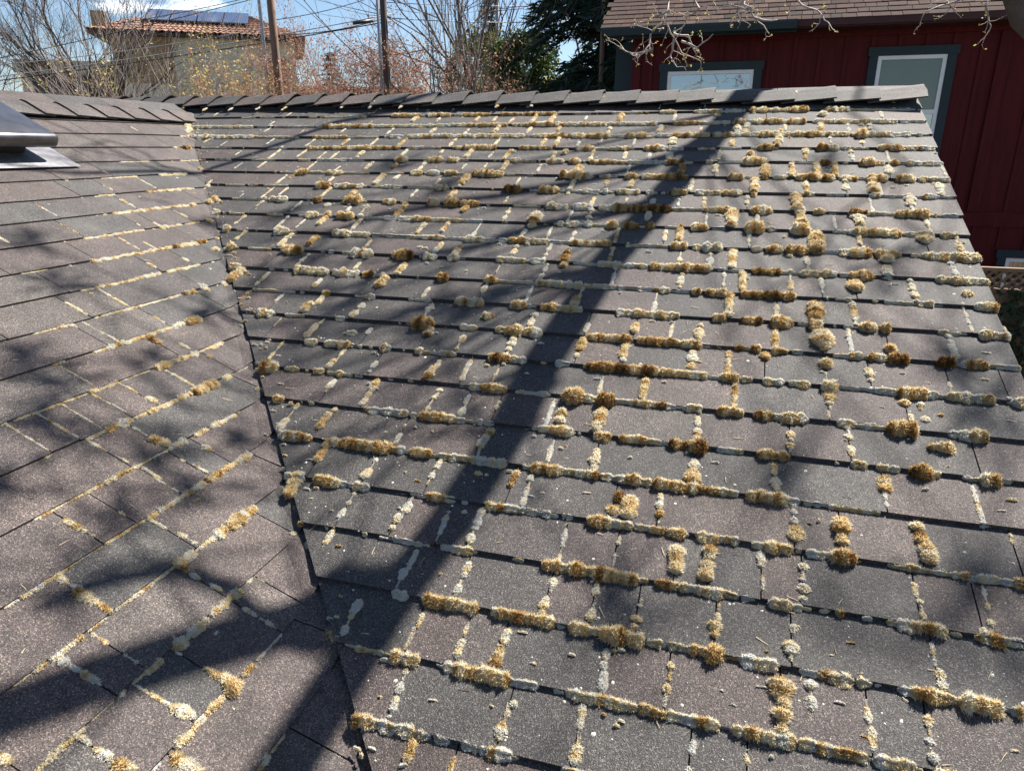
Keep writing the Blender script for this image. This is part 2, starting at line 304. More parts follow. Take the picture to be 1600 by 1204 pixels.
MOSS = [
('R','w','-2563,439,-2250,439,15 -1793,584,-1657,584,26 -1485,725,-1462,725,15 -2054,869,-1860,869,21 -997,1011,-904,1011,10 -1552,1156,-1464,1156,26 -1572,1359,-1541,1358,25 -1516,1441,-1293,1441,19 -1059,1440,-982,1440,13 -1422,1583,-1242,1583,15 -1100,1583,-1010,1583,14 -938,1585,-813,1585,22 -1184,1667,-1147,1667,27 -1296,1871,-1248,1871,28 -782,1869,-685,1869,10 -1034,1995,-1033,1940,17 -986,2094,-987,2036,21 -1534,1066,-1530,1031,24 -1381,1241,-1380,1179,15 -1911,1396,-1911,1315,12 -1758,1359,-1756,1328,25 -1903,1560,-1903,1455,13 -1805,1544,-1803,1478,9 -1357,1443,-1330,1443,29 -984,1561,-985,1467,16 -1555,1726,-1536,1726,15 -1604,2075,-1600,2029,14 -1309,2156,-1280,2156,20 -833,297,-742,297,19 -65,298,23,298,26 -597,583,-507,583,20 -418,585,-296,585,29 -641,726,-571,726,16 -332,728,-236,728,34 -941,868,-895,868,14 -447,870,-283,870,26 -217,868,-177,868,11 -513,1011,-488,1011,12 -900,1011,-873,1011,15 -628,1157,-492,1157,34 -654,1298,-623,1298,21 -615,1301,-553,1301,38 -172,1297,-100,1297,14 -669,1442,-623,1442,27 -565,1442,-520,1442,28 -56,1440,-12,1440,15 -666,1584,-580,1584,17 -361,1584,-344,1584,16 -719,1728,-647,1728,22 -364,1726,-337,1726,14 -19,1726,-7,1726,12 -682,1869,-654,1869,13 -466,1870,-354,1870,17 -354,1870,-233,1870,18 -637,2013,-611,2013,17 -324,2015,-264,2015,30 -753,370,-753,321,13 -305,406,-305,323,18 -731,699,-731,646,14 -464,679,-465,615,12 -374,839,-375,780,17 -285,829,-283,770,30 -858,972,-859,904,15 -450,963,-451,898,13 -336,1157,-303,1157,33 -306,1258,-305,1218,26 -202,1269,-203,1214,14 -623,1421,-623,1321,11 -84,1419,-85,1324,10 -677,1571,-678,1470,12 -577,1564,-576,1493,13 -652,1719,-651,1611,16 -50,1694,-50,1625,17 -633,1855,-632,1749,16 -373,1854,-374,1746,12 3,1818,2,1732,12 -650,1984,-651,1893,12 -211,1992,-212,1895,12 551,296,774,296,15 700,440,792,440,20 666,585,790,585,30 445,727,469,727,24 711,870,801,870,27 360,1155,385,1155,16 547,1155,627,1155,15 735,1155,782,1155,22 361,1297,389,1297,15 527,1298,596,1298,17 716,1298,790,1298,21 146,1442,170,1442,22 374,1441,409,1441,16 607,1583,624,1583,15 376,1727,412,1727,16 354,1870,395,1870,18 635,1869,657,1869,11 628,390,628,323,17 479,543,478,453,17 567,519,568,468,25 397,665,397,604,14 472,838,473,748,25 611,847,611,747,13 799,978,800,887,13 555,1141,555,1045,11 763,1133,765,1048,31 511,1288,510,1180,12 103,1389,103,1336,17 376,1415,375,1330,10 78,1557,77,1468,12 720,1688,718,1620,19 313,1834,313,1753,14 713,1990,712,1869,10 -1180,2299,-1147,2299,19 -1237,2240,-1196,2238,27 -737,2442,-670,2442,21 -993,2585,-923,2585,20 -852,2585,-830,2585,16 -704,2585,-623,2585,20 -620,2584,-593,2584,13 -597,2729,-516,2729,25 -945,2871,-926,2871,17 -640,2870,-613,2870,14 -1156,2226,-1152,2200,18 -1057,2419,-1057,2373,17 -745,2410,-747,2328,16 -701,2514,-701,2478,14 -698,2565,-698,2530,21 -848,2703,-848,2671,15 -882,2801,-881,2770,13 -892,2930,-892,2896,15 -892,2983,-892,2954,18 -730,2942,-728,2883,19 -615,2991,-616,2915,13 -533,2992,-532,2892,22 -50,2155,-17,2155,14 -472,2299,-434,2299,20 -494,2442,-466,2442,18 -121,2442,-64,2442,17 -127,2585,-95,2585,16 29,2585,69,2585,16 -460,2729,-440,2729,25 -265,2728,-216,2728,19 -422,2871,-357,2871,18 -325,2870,-304,2870,14 -413,2132,-412,2091,18 -317,2420,-317,2350,12 -440,2560,-442,2468,13 -31,2512,-31,2475,17 -404,2707,-406,2629,13 -29,2668,-28,2635,21 -433,2849,-435,2763,16 -94,2853,-94,2842,7 -310,2948,-310,2910,11 628,2012,651,2012,14 221,2155,244,2155,15 651,2155,659,2155,15 647,2156,675,2156,19 723,2156,748,2156,16 747,2155,804,2155,13 330,2298,425,2298,12 429,2299,490,2299,19 553,2300,608,2300,23 750,2287,752,2299,15 379,2442,415,2442,21 607,2443,665,2443,25 604,2587,633,2587,30 195,2727,224,2727,14 237,2727,254,2727,11 258,2727,299,2727,12 605,2726,624,2726,6 380,2128,379,2029,13 650,2128,649,2025,19 307,2280,307,2244,11 617,2272,618,2244,12 540,2389,541,2402,29 417,2705,417,2664,11 613,2718,612,2619,11 -598,3013,-560,3013,15 -718,3300,-676,3300,20 -346,3300,-287,3300,18 -600,3444,-547,3444,24 -456,3443,-430,3443,17 -399,3443,-344,3443,18 -334,3443,-293,3443,21 -663,3142,-662,3097,16 -656,3085,-656,3038,13 -668,3157,-631,3157,16 -740,3222,-738,3194,20 -739,3275,-739,3232,15 -562,3421,-562,3388,18 -503,3510,-493,3504,12 106,3014,125,3014,18 -272,3157,-247,3157,17 63,3155,88,3155,7 -310,3299,-287,3299,15 -224,3300,-205,3300,16 -24,3300,29,3300,20 56,3300,94,3300,18 -201,3443,-157,3443,16 -307,3008,-307,2961,13 -183,2985,-183,2959,17 -161,3233,-161,3196,16 -157,3277,-157,3245,17 -187,3359,-188,3319,15 -186,3377,-186,3368,6 25,3360,26,3339,12 241,2872,274,2872,22 531,2871,549,2871,18 560,2871,581,2871,16 591,2871,644,2871,16 201,3014,223,3014,17 410,3015,445,3015,26 108,3158,143,3158,25 220,3156,250,3156,15 397,3157,423,3157,18 569,3156,591,3156,15 210,3300,249,3300,22 284,3300,327,3300,19 342,3300,366,3300,22 236,3191,236,3175,26 236,3228,237,3202,18 235,3285,235,3250,7 336,3231,336,3195,12 338,3281,338,3245,14 222,3299,232,3299,11'),
('R','c','-2162,297,-2041,297,22 -1926,441,-1595,441,24 -1595,441,-1371,441,23 -1122,441,-1059,441,25 -2611,582,-2358,582,14 -1657,585,-1322,585,31 -1322,585,-1026,585,30 -1579,726,-1518,726,21 -2165,869,-2100,869,16 -1281,868,-1230,868,14 -1013,870,-969,870,27 -2029,1011,-1934,1011,15 -1916,1017,-1846,1017,49 -1467,1014,-1420,1014,35 -1383,1014,-1332,1014,32 -1809,1157,-1665,1157,32 -1612,1123,-1611,1034,34 -1185,1131,-1179,1044,19 -2079,1301,-1997,1301,38 -1492,1300,-1439,1300,30 -1810,1443,-1756,1443,35 -1548,1445,-1547,1426,26 -1211,1441,-1059,1441,16 -1885,1587,-1829,1587,41 -1599,1587,-1530,1587,41 -1526,1585,-1438,1585,25 -1242,1584,-1100,1584,19 -1010,1586,-940,1586,31 -1443,1731,-1364,1731,46 -1129,1730,-1087,1730,36 -1029,1729,-991,1729,30 -811,1727,-769,1727,21 -774,1728,-723,1728,22 -1633,1873,-1490,1873,36 -1461,1872,-1360,1872,33 -831,1728,-802,1728,22 -1496,1971,-1493,1925,21 -1428,2076,-1426,2020,21 -1254,2014,-1224,2014,23 -861,2016,-805,2016,36 -824,1947,-823,1891,15 -1626,2159,-1578,2159,41 -1257,2138,-1253,2116,23 -1572,377,-1572,318,16 -1150,415,-1142,346,16 -1797,544,-1798,473,14 -1548,533,-1546,464,23 -1352,563,-1350,495,15 -1198,538,-1196,457,29 -2591,504,-2583,429,10 -2096,526,-2090,468,9 -2211,693,-2212,610,12 -1831,680,-1832,599,13 -1382,707,-1382,616,15 -1147,694,-1146,605,15 -2353,853,-2353,720,14 -2193,825,-2190,746,11 -1984,849,-1983,772,13 -1841,835,-1839,771,28 -1605,808,-1603,745,17 -1404,782,-1404,744,15 -1133,840,-1132,780,12 -2356,954,-2355,853,13 -2054,973,-2058,785,11 -1891,982,-1888,946,11 -1733,979,-1730,895,21 -1445,973,-1445,879,19 -1229,957,-1228,911,20 -1125,944,-1126,898,12 -2143,1128,-2142,1047,13 -1867,1108,-1868,1063,14 -1305,1124,-1305,1070,14 -926,1101,-926,1038,10 -2138,1282,-2139,1173,12 -2062,1247,-2060,1181,12 -929,1281,-930,1223,15 -2119,1356,-2116,1292,12 -1632,1392,-1633,1353,13 -1555,1398,-1555,1349,11 -893,1426,-895,1326,14 -1534,1554,-1534,1463,15 -780,1556,-781,1498,17 -1801,1696,-1799,1607,22 -1412,1684,-1412,1625,16 -1100,1701,-1097,1627,19 -783,1691,-783,1621,20 -1642,1840,-1639,1758,19 -1385,1841,-1384,1794,13 -811,1805,-812,1769,14 -1744,1980,-1742,1903,17 -1251,2137,-1247,2069,26 -1528,2219,-1526,2179,9 -1363,2263,-1358,2172,13 -627,297,-475,297,16 -211,298,-82,298,26 -832,442,-640,442,29 -640,441,-383,441,26 -187,441,-40,441,22 -983,584,-916,584,23 -17,584,24,584,28 -564,727,-511,727,28 -836,871,-763,871,34 -549,870,-448,870,22 -118,869,-94,869,21 -562,1013,-521,1013,25 -461,1157,-375,1157,33 -139,1156,-44,1156,28 -734,1301,-655,1301,37 -510,1300,-461,1300,34 -229,1298,-172,1298,20 -616,1443,-578,1443,30 -753,1585,-667,1585,24 -113,1585,-93,1585,27 -76,1588,-24,1588,47 -442,1728,-364,1728,26 -336,1728,-270,1728,26 -640,1871,-573,1871,27 -573,1872,-479,1872,29 -221,1870,-206,1870,21 -200,1871,-173,1871,24 -534,2014,-451,2014,24 -236,2013,-197,2013,20 -196,2015,-131,2015,30 -604,2079,-601,2050,23 -1019,542,-1017,472,19 -608,548,-608,468,18 -361,529,-359,462,31 -167,521,-167,488,12 -4,545,-2,480,35 -628,657,-624,603,22 -288,679,-286,616,35 -821,854,-821,773,18 -638,852,-640,751,19 -486,831,-486,761,17 -67,836,-68,749,22 -75,973,-76,892,21 -675,1166,-671,1060,19 -525,1091,-524,1056,23 -166,1130,-166,1037,20 -553,1293,-553,1212,17 -416,1239,-416,1206,11 -103,1272,-102,1201,18 -544,1394,-543,1317,23 -310,1389,-308,1328,21 -227,1540,-227,1471,14 -157,1697,-157,1627,13 -139,1843,-139,1768,19 -472,1966,-471,1887,14 133,299,237,299,34 396,299,492,299,34 18,442,82,442,30 335,442,549,442,29 549,442,681,442,32 23,584,95,584,29 155,585,253,585,34 387,585,472,585,33 538,585,666,585,33 385,730,418,730,45 667,727,792,727,28 565,871,587,871,32 679,871,712,871,32 165,1013,205,1013,27 705,1014,753,1014,35 756,1014,804,1014,30 516,1156,547,1156,27 702,1156,736,1156,29 493,1299,527,1299,25 421,1442,462,1442,28 603,1442,690,1442,23 719,1442,760,1442,23 93,1585,120,1585,23 381,1586,414,1586,33 550,1584,570,1584,22 643,1585,672,1585,26 654,1587,730,1587,36 730,1587,805,1587,36 255,1729,284,1729,30 284,1728,359,1728,24 665,1729,766,1729,34 765,1727,807,1727,22 591,1871,629,1871,22 749,1871,781,1871,27 628,2013,646,2013,18 736,2015,803,2015,29 802,1975,804,2001,19 378,369,378,314,41 40,549,41,456,32 209,539,209,473,15 522,678,524,654,20 599,963,601,900,31 431,1107,432,1028,27 63,1256,63,1180,18 646,1264,648,1165,38 460,1377,461,1317,37 684,1412,683,1330,13 449,1522,450,1459,16 761,1529,761,1438,19 273,1700,273,1627,16 517,1721,518,1671,30 216,1817,216,1727,15 584,1851,583,1742,18 174,1988,174,1925,13 401,1992,401,1889,16 -1357,2300,-1317,2300,23 -1279,2300,-1239,2300,27 -863,2298,-807,2298,15 -624,2300,-572,2300,23 -706,2157,-668,2157,25 -833,2157,-780,2157,24 -1351,2442,-1309,2442,16 -946,2585,-860,2585,20 -744,2586,-701,2586,25 -1213,2730,-1157,2730,29 -859,2728,-812,2728,18 -705,2728,-623,2728,19 -622,2728,-570,2728,20 -901,2872,-861,2872,26 -483,2871,-425,2871,18 -1111,2873,-1062,2873,30 -1448,2444,-1389,2444,29 -1372,2268,-1371,2203,17 -810,2270,-809,2210,22 -637,2289,-637,2195,23 -1443,2397,-1445,2305,10 -1209,2420,-1206,2382,20 -1199,2371,-1198,2323,12 -1067,2300,-1042,2300,28 -848,2371,-848,2336,14 -646,2406,-645,2353,12 -1161,2521,-1159,2476,19 -1161,2443,-1145,2443,24 -1017,2565,-1016,2514,18 -806,2569,-805,2510,18 -801,2493,-799,2468,22 -601,2521,-600,2494,13 -1225,2709,-1225,2671,24 -1225,2661,-1227,2596,11 -1099,2622,-1098,2593,15 -850,2639,-850,2626,8 -600,2709,-600,2656,24 -885,2838,-884,2816,27 -702,2825,-702,2785,16 -699,2778,-697,2736,14 -895,3061,-893,3018,13 -741,2963,-740,2942,20 -740,2995,-738,2980,18 -608,2158,-559,2158,35 -71,2299,-21,2299,22 -360,2443,-322,2443,23 -272,2442,-215,2442,15 -64,2443,-27,2443,22 -456,2585,-416,2585,20 -159,2585,-129,2585,16 69,2584,90,2584,11 -363,2728,-293,2728,19 -216,2729,-169,2729,26 -169,2728,-130,2728,21 46,2728,81,2728,21 -220,2872,-158,2872,27 -149,2870,-114,2870,14 49,2871,87,2871,20 -603,2124,-602,2092,19 -142,2129,-143,2061,9 -56,2119,-55,2050,26 -417,2262,-415,2247,17 -271,2265,-271,2247,21 -67,2265,-66,2194,22 -28,2568,-28,2526,20 -282,2691,-282,2643,22 -279,2723,-278,2703,26 -99,2802,-99,2761,16 -180,2924,-179,2907,18 376,2157,405,2157,25 80,2299,103,2299,16 141,2300,189,2300,23 211,2300,258,2300,23 608,2300,664,2300,28 661,2301,710,2301,30 761,2301,780,2301,30 162,2442,197,2442,21 221,2443,247,2443,26 329,2442,367,2442,21 589,2442,606,2442,16 355,2585,382,2585,22 439,2585,456,2585,17 123,2871,166,2871,16 674,2584,697,2584,10 420,2257,420,2212,21 310,2387,310,2357,17 305,2424,305,2406,27 498,2330,499,2344,30 535,2354,536,2339,30 506,2429,506,2387,12 188,2443,225,2443,28 208,2523,208,2496,20 206,2564,206,2541,16 349,2488,349,2460,26 351,2553,352,2527,17 168,2647,168,2616,12 171,2696,171,2665,18 411,2585,432,2585,19 211,2748,212,2740,24 213,2791,213,2758,18 663,2761,665,2739,8 -559,3014,-518,3014,18 -411,3013,-392,3013,12 -424,3157,-390,3157,20 -486,3300,-458,3300,21 -605,3443,-581,3443,19 -555,3444,-503,3444,22 -511,3443,-471,3443,20 -519,3129,-519,3098,16 -517,3080,-517,3047,19 -585,3274,-584,3238,22 -579,3224,-579,3195,11 -469,3220,-469,3196,11 -468,3272,-468,3239,15 -378,3230,-378,3196,17 -564,3371,-565,3329,15 -333,3414,-332,3390,21 -331,3382,-331,3354,13 -325,3349,-323,3339,16 -497,3493,-497,3458,19 -308,3015,-277,3015,22 -115,3013,-102,3013,14 -26,3015,38,3015,22 35,3014,63,3014,21 63,3013,92,3013,15 -79,3157,-54,3157,20 -19,3157,10,3157,20 -212,3300,-171,3300,21 -145,3300,-107,3300,19 -78,3300,-56,3300,20 98,3301,111,3301,22 -308,3078,-307,3050,15 -314,3142,-313,3104,18 -210,3065,-211,3036,17 -207,3131,-207,3098,16 -107,3078,-107,3059,16 -113,3138,-113,3125,14 56,3050,56,3040,14 57,3081,57,3063,14 -36,3157,-22,3157,17 -30,3226,-30,3197,15 -33,3280,-32,3246,16 -182,3424,-183,3387,18 22,3395,22,3387,10 274,2870,290,2870,15 504,2870,515,2870,9 163,3015,201,3015,27 552,3014,572,3014,20 597,3014,628,3014,19 132,3158,171,3158,25 271,3158,311,3158,24 450,3158,486,3158,24 486,3156,505,3156,15 171,3301,204,3301,25 245,3300,284,3300,22 358,3300,402,3300,22 141,2922,142,2891,17 144,2981,144,2956,18 231,2940,232,2909,25 229,2973,229,2963,33 226,3002,227,2992,20 442,2871,464,2871,19 451,2938,451,2910,10 457,2990,457,2955,17 583,2939,584,2893,8 207,3077,207,3059,16 202,3132,202,3107,30 466,3087,466,3047,9 472,3136,472,3105,16 580,2983,581,2973,15 563,3011,564,2997,19 184,3289,184,3275,28 324,3157,343,3157,18 438,3232,439,3201,14 435,3260,435,3243,18 435,3282,435,3269,18 123,3357,123,3341,9 -2519,1219,-2532,1129,32 -2303,1444,-2280,1444,38 -2152,1587,-2131,1587,37 -3187,441,-2864,441,24 -2864,441,-2703,441,23 -3065,585,-2852,585,31 -2852,585,-2614,585,30 -2896,649,-2895,575,12 -2128,1526,-2128,1457,17 -2041,1660,-2039,1586,17 -1935,1872,-1896,1872,33'),
('R','g','-1873,298,-1701,298,28 -1651,298,-1522,298,28 -1445,298,-1295,298,24 -1234,297,-1131,297,20 -1200,297,-1102,297,16 -2250,441,-1926,441,28 -1371,441,-1157,441,26 -2233,583,-2023,583,20 -2182,727,-1891,727,23 -1891,728,-1793,728,31 -1793,726,-1650,726,22 -1354,727,-1320,727,23 -1311,728,-1134,728,32 -1012,727,-983,727,23 -1612,872,-1552,872,38 -1439,871,-1363,871,34 -1326,872,-1282,872,36 -2095,1015,-2041,1015,39 -1295,1014,-1242,1014,34 -1157,1015,-1078,1015,39 -1080,1015,-1015,1015,39 -1905,1158,-1842,1158,42 -1282,1157,-1244,1157,35 -1850,1300,-1811,1300,29 -1683,1302,-1607,1302,46 -1272,1301,-1231,1301,36 -1120,1300,-1045,1300,30 -1091,1364,-1088,1326,24 -1710,1510,-1710,1425,24 -1652,1444,-1580,1444,36 -1290,1442,-1212,1442,23 -822,1585,-756,1585,26 -1763,1731,-1680,1731,44 -1237,1946,-1233,1886,32 -1193,1854,-1192,1793,25 -828,1873,-792,1873,39 -1434,2014,-1413,2014,28 -1454,2127,-1451,2084,30 -897,2015,-864,2015,31 -694,2015,-647,2015,32 -769,2095,-745,2086,31 -1718,373,-1713,314,24 -1348,383,-1347,325,14 -1248,385,-1248,328,14 -2003,680,-2000,611,14 -1666,693,-1660,614,15 -1252,841,-1250,756,23 -1050,851,-1046,756,23 -1590,953,-1587,917,21 -1029,965,-1030,885,22 -1181,1110,-1177,1023,35 -1827,1259,-1827,1173,14 -1678,1274,-1678,1211,28 -1192,1273,-1191,1193,26 -1383,1417,-1379,1320,26 -1228,1552,-1228,1481,16 -1127,1529,-1125,1466,19 -1672,1679,-1666,1624,27 -1012,1710,-1010,1653,25 -1097,297,-932,297,20 -382,298,-308,298,24 -1060,442,-834,442,30 -302,441,-187,441,25 -15,443,19,443,37 -917,585,-821,585,33 -802,585,-597,585,30 -509,585,-419,585,34 -288,584,-126,584,26 -104,585,-25,585,31 -984,727,-852,727,24 -725,727,-643,727,29 -501,727,-477,727,28 -401,728,-332,728,35 -778,783,-772,752,32 -728,871,-686,871,32 -635,870,-549,870,25 -740,1016,-608,1016,43 -447,1014,-408,1014,35 -378,1013,-284,1013,25 -14,1015,39,1015,36 -800,1158,-722,1158,37 -233,1157,-181,1157,33 -29,1157,36,1157,32 -461,1301,-398,1301,35 -93,1299,20,1299,27 -454,1443,-420,1443,35 -131,1443,-80,1443,34 -573,1585,-422,1585,23 -192,1586,-142,1586,32 -250,1728,-169,1728,28 -162,1730,-117,1730,37 -114,1729,-47,1729,29 -92,1871,-71,1871,25 -47,1872,13,1872,30 -586,2014,-534,2014,27 -273,2014,-235,2014,26 -17,2014,17,2014,25 -1029,399,-1029,312,20 -930,402,-928,303,25 -575,399,-573,315,32 -101,353,-98,319,24 -868,510,-866,463,19 -908,699,-907,623,16 -838,699,-837,601,22 -19,700,-19,649,22 -675,968,-673,921,34 -418,1105,-417,1053,24 11,1413,10,1312,39 -766,1461,-761,1382,38 -408,1566,-410,1468,11 -173,1529,-174,1446,24 -406,1698,-407,1614,12 24,1700,25,1600,26 62,1835,62,1744,16 -479,2000,-479,1956,23 27,1987,26,1882,24 58,300,122,300,38 247,301,310,301,44 82,442,225,442,30 235,443,295,443,42 105,586,155,586,37 253,585,388,585,31 491,586,523,586,36 102,729,155,729,41 584,728,667,728,31 39,873,128,873,44 506,873,553,873,42 614,872,639,872,37 254,1015,337,1015,38 354,1015,388,1015,36 423,1014,474,1014,33 520,1014,583,1014,35 623,1014,683,1014,35 268,1155,310,1155,20 86,1302,145,1302,43 310,1300,337,1300,30 593,1300,620,1300,31 623,1300,694,1300,33 69,1444,122,1444,41 230,1445,282,1445,46 439,1443,477,1443,34 480,1443,584,1443,35 143,1586,188,1586,32 209,1586,273,1586,34 414,1587,476,1587,37 499,1586,549,1586,33 432,1730,467,1730,38 403,1728,431,1728,26 192,1872,227,1872,30 727,1805,745,1810,29 770,1871,803,1871,26 164,2017,211,2017,43 414,2015,452,2015,30 272,2016,299,2016,35 363,541,365,463,23 510,589,544,589,60 175,701,185,564,31 290,829,292,736,22 56,796,75,784,29 128,1006,130,908,38 233,992,233,885,23 330,990,332,883,28 399,988,400,882,28 86,1159,87,1038,34 285,1142,284,1053,20 530,1123,532,1015,36 245,1275,244,1172,39 258,1389,257,1301,38 307,1572,308,1469,44 661,1484,663,1445,43 525,1622,527,1599,39 65,1845,64,1748,20 415,1811,415,1777,42 288,1981,289,1913,39 -1236,2300,-1190,2300,25 -943,2300,-923,2300,24 -665,2159,-625,2159,38 -1248,2442,-1217,2442,21 -675,2443,-596,2443,26 -1315,2586,-1284,2586,22 -817,2586,-745,2586,26 -1195,2729,-1153,2729,26 -1163,2729,-1112,2729,26 -1039,2729,-928,2729,28 -960,2730,-856,2730,33 -788,2729,-731,2729,26 -1050,2799,-1048,2734,23 -1016,2872,-946,2872,28 -686,2871,-640,2871,21 -523,2872,-482,2872,24 -1070,2932,-1074,2887,33 -1436,2447,-1400,2447,50 -938,2209,-941,2177,30 -857,2422,-853,2385,34 -1016,2500,-1017,2458,21 -1105,2678,-1105,2626,20 -596,2648,-593,2610,20 -481,2795,-478,2753,21 -396,2157,-291,2157,27 -238,2157,-215,2157,24 -162,2157,-78,2157,24 -78,2158,-50,2158,30 -252,2300,-196,2300,25 -152,2299,-71,2299,22 23,2300,68,2300,27 -215,2442,-121,2442,17 24,2444,82,2444,30 -420,2587,-365,2587,29 -294,2587,-260,2587,33 -228,2586,-159,2586,23 -437,2730,-362,2730,31 -293,2728,-264,2728,22 -116,2730,-57,2730,29 -57,2729,-12,2729,25 -12,2729,46,2729,25 -257,2873,-212,2873,32 -113,2871,-79,2871,15 -68,2872,-30,2872,23 0,2872,45,2872,23 -189,2729,-156,2729,27 -257,2114,-257,2074,22 -414,2219,-413,2171,24 -274,2238,-275,2183,21 -73,2157,-63,2157,23 37,2268,37,2181,13 -191,2415,-191,2341,20 61,2424,61,2327,13 -405,2547,-405,2509,26 -298,2561,-296,2492,31 -27,2705,-27,2680,33 -172,2816,-171,2791,37 -210,2840,-210,2822,25 -169,2845,-168,2826,32 -95,2830,-95,2813,18 416,2014,453,2014,27 163,2157,200,2157,23 427,2157,464,2157,26 675,2157,724,2157,24 299,2302,327,2302,36 488,2301,553,2301,31 684,2301,710,2301,31 452,2445,510,2445,38 638,2443,672,2443,23 636,2444,669,2444,32 539,2500,587,2496,32 131,2586,160,2586,27 156,2586,200,2586,24 522,2585,545,2585,19 640,2588,668,2588,39 109,2730,148,2730,29 135,2730,195,2730,33 166,2871,206,2871,16 169,2137,169,2063,17 302,2125,302,2066,50 476,2016,488,2016,38 308,2211,309,2193,38 310,2350,311,2327,28 419,2653,420,2622,27 215,2839,215,2813,30 314,2795,315,2767,34 312,2831,312,2816,34 475,2760,476,2748,30 482,2794,482,2774,25 -586,3158,-560,3158,27 -568,3158,-511,3158,27 -528,3159,-463,3159,30 -411,3158,-349,3158,23 -608,3301,-572,3301,25 -577,3301,-549,3301,25 -462,3301,-404,3301,27 -408,3301,-346,3301,27 -630,3445,-598,3445,29 -348,3443,-332,3443,21 -382,3276,-382,3244,23 -338,3016,-302,3016,30 -279,3015,-220,3015,27 -223,3016,-168,3016,30 -171,3015,-124,3015,29 -347,3157,-284,3157,22 -246,3158,-190,3158,24 -176,3160,-129,3160,36 -136,3159,-93,3159,29 7,3157,40,3157,19 43,3159,67,3159,32 -170,3300,-135,3300,18 -107,3300,-86,3300,18 -56,3300,-28,3300,18 26,3301,68,3301,22 -45,2938,-44,2916,32 -44,2973,-44,2948,34 29,2923,29,2897,26 25,2980,25,2945,30 -111,3116,-110,3106,20 51,3114,51,3091,24 150,2872,203,2872,26 294,2874,332,2874,41 546,2871,560,2871,18 577,2871,595,2871,18 647,2871,668,2871,22 444,3016,491,3016,33 575,3015,597,3015,23 422,3159,454,3159,30 502,3159,535,3159,32 525,3159,562,3159,32 591,3157,599,3157,21 118,3301,145,3301,25 148,3301,171,3301,22 270,3300,314,3300,16 436,3300,478,3300,16 488,2846,489,2810,33 181,3214,181,3191,37 183,3236,183,3221,32 183,3265,183,3247,32 -2394,1348,-2390,1303,41 -1874,1962,-1871,1898,43 -2032,1731,-2012,1731,47'),
('R','b','-964,1158,-896,1158,41 -1193,1301,-1133,1301,38 -1261,1731,-1187,1731,44 -1328,1872,-1293,1872,32 -1017,1873,-987,1873,37 -1001,2160,-943,2160,48 -2104,1069,-2100,1033,15 -283,871,-217,871,30 -284,1014,-190,1014,31 -385,1300,-230,1300,31 -390,1442,-340,1442,26 -304,1442,-279,1442,24 -220,977,-219,904,32 -571,1744,-573,1666,28 343,729,380,729,40 351,871,378,871,30 436,1301,487,1301,38 100,1728,185,1728,23 65,1871,160,1871,25 157,1872,192,1872,32 70,2014,127,2014,23 -688,2300,-627,2300,29 -290,2158,-267,2158,33 -215,2157,-163,2157,27 57,2156,76,2156,20 -371,2301,-297,2301,31 -297,2300,-252,2300,28 -206,2301,-163,2301,30 -407,2447,-365,2447,53 -310,2445,-273,2445,38 -95,2586,-42,2586,23 -41,2588,-8,2588,36 -200,2797,-200,2778,28 102,2156,126,2156,21 481,2158,523,2158,33 121,2443,159,2443,24 489,2588,523,2588,39 482,2120,482,2107,38 140,2198,140,2177,20 606,2158,641,2158,32 -79,3014,-34,3014,21 293,3013,307,3013,13 139,3156,157,3156,12 256,3157,282,3157,21'),
('L','w','-2288,-1678,-2177,-1678,13 -3432,-963,-3406,-963,8 -3134,-963,-3046,-963,12'),
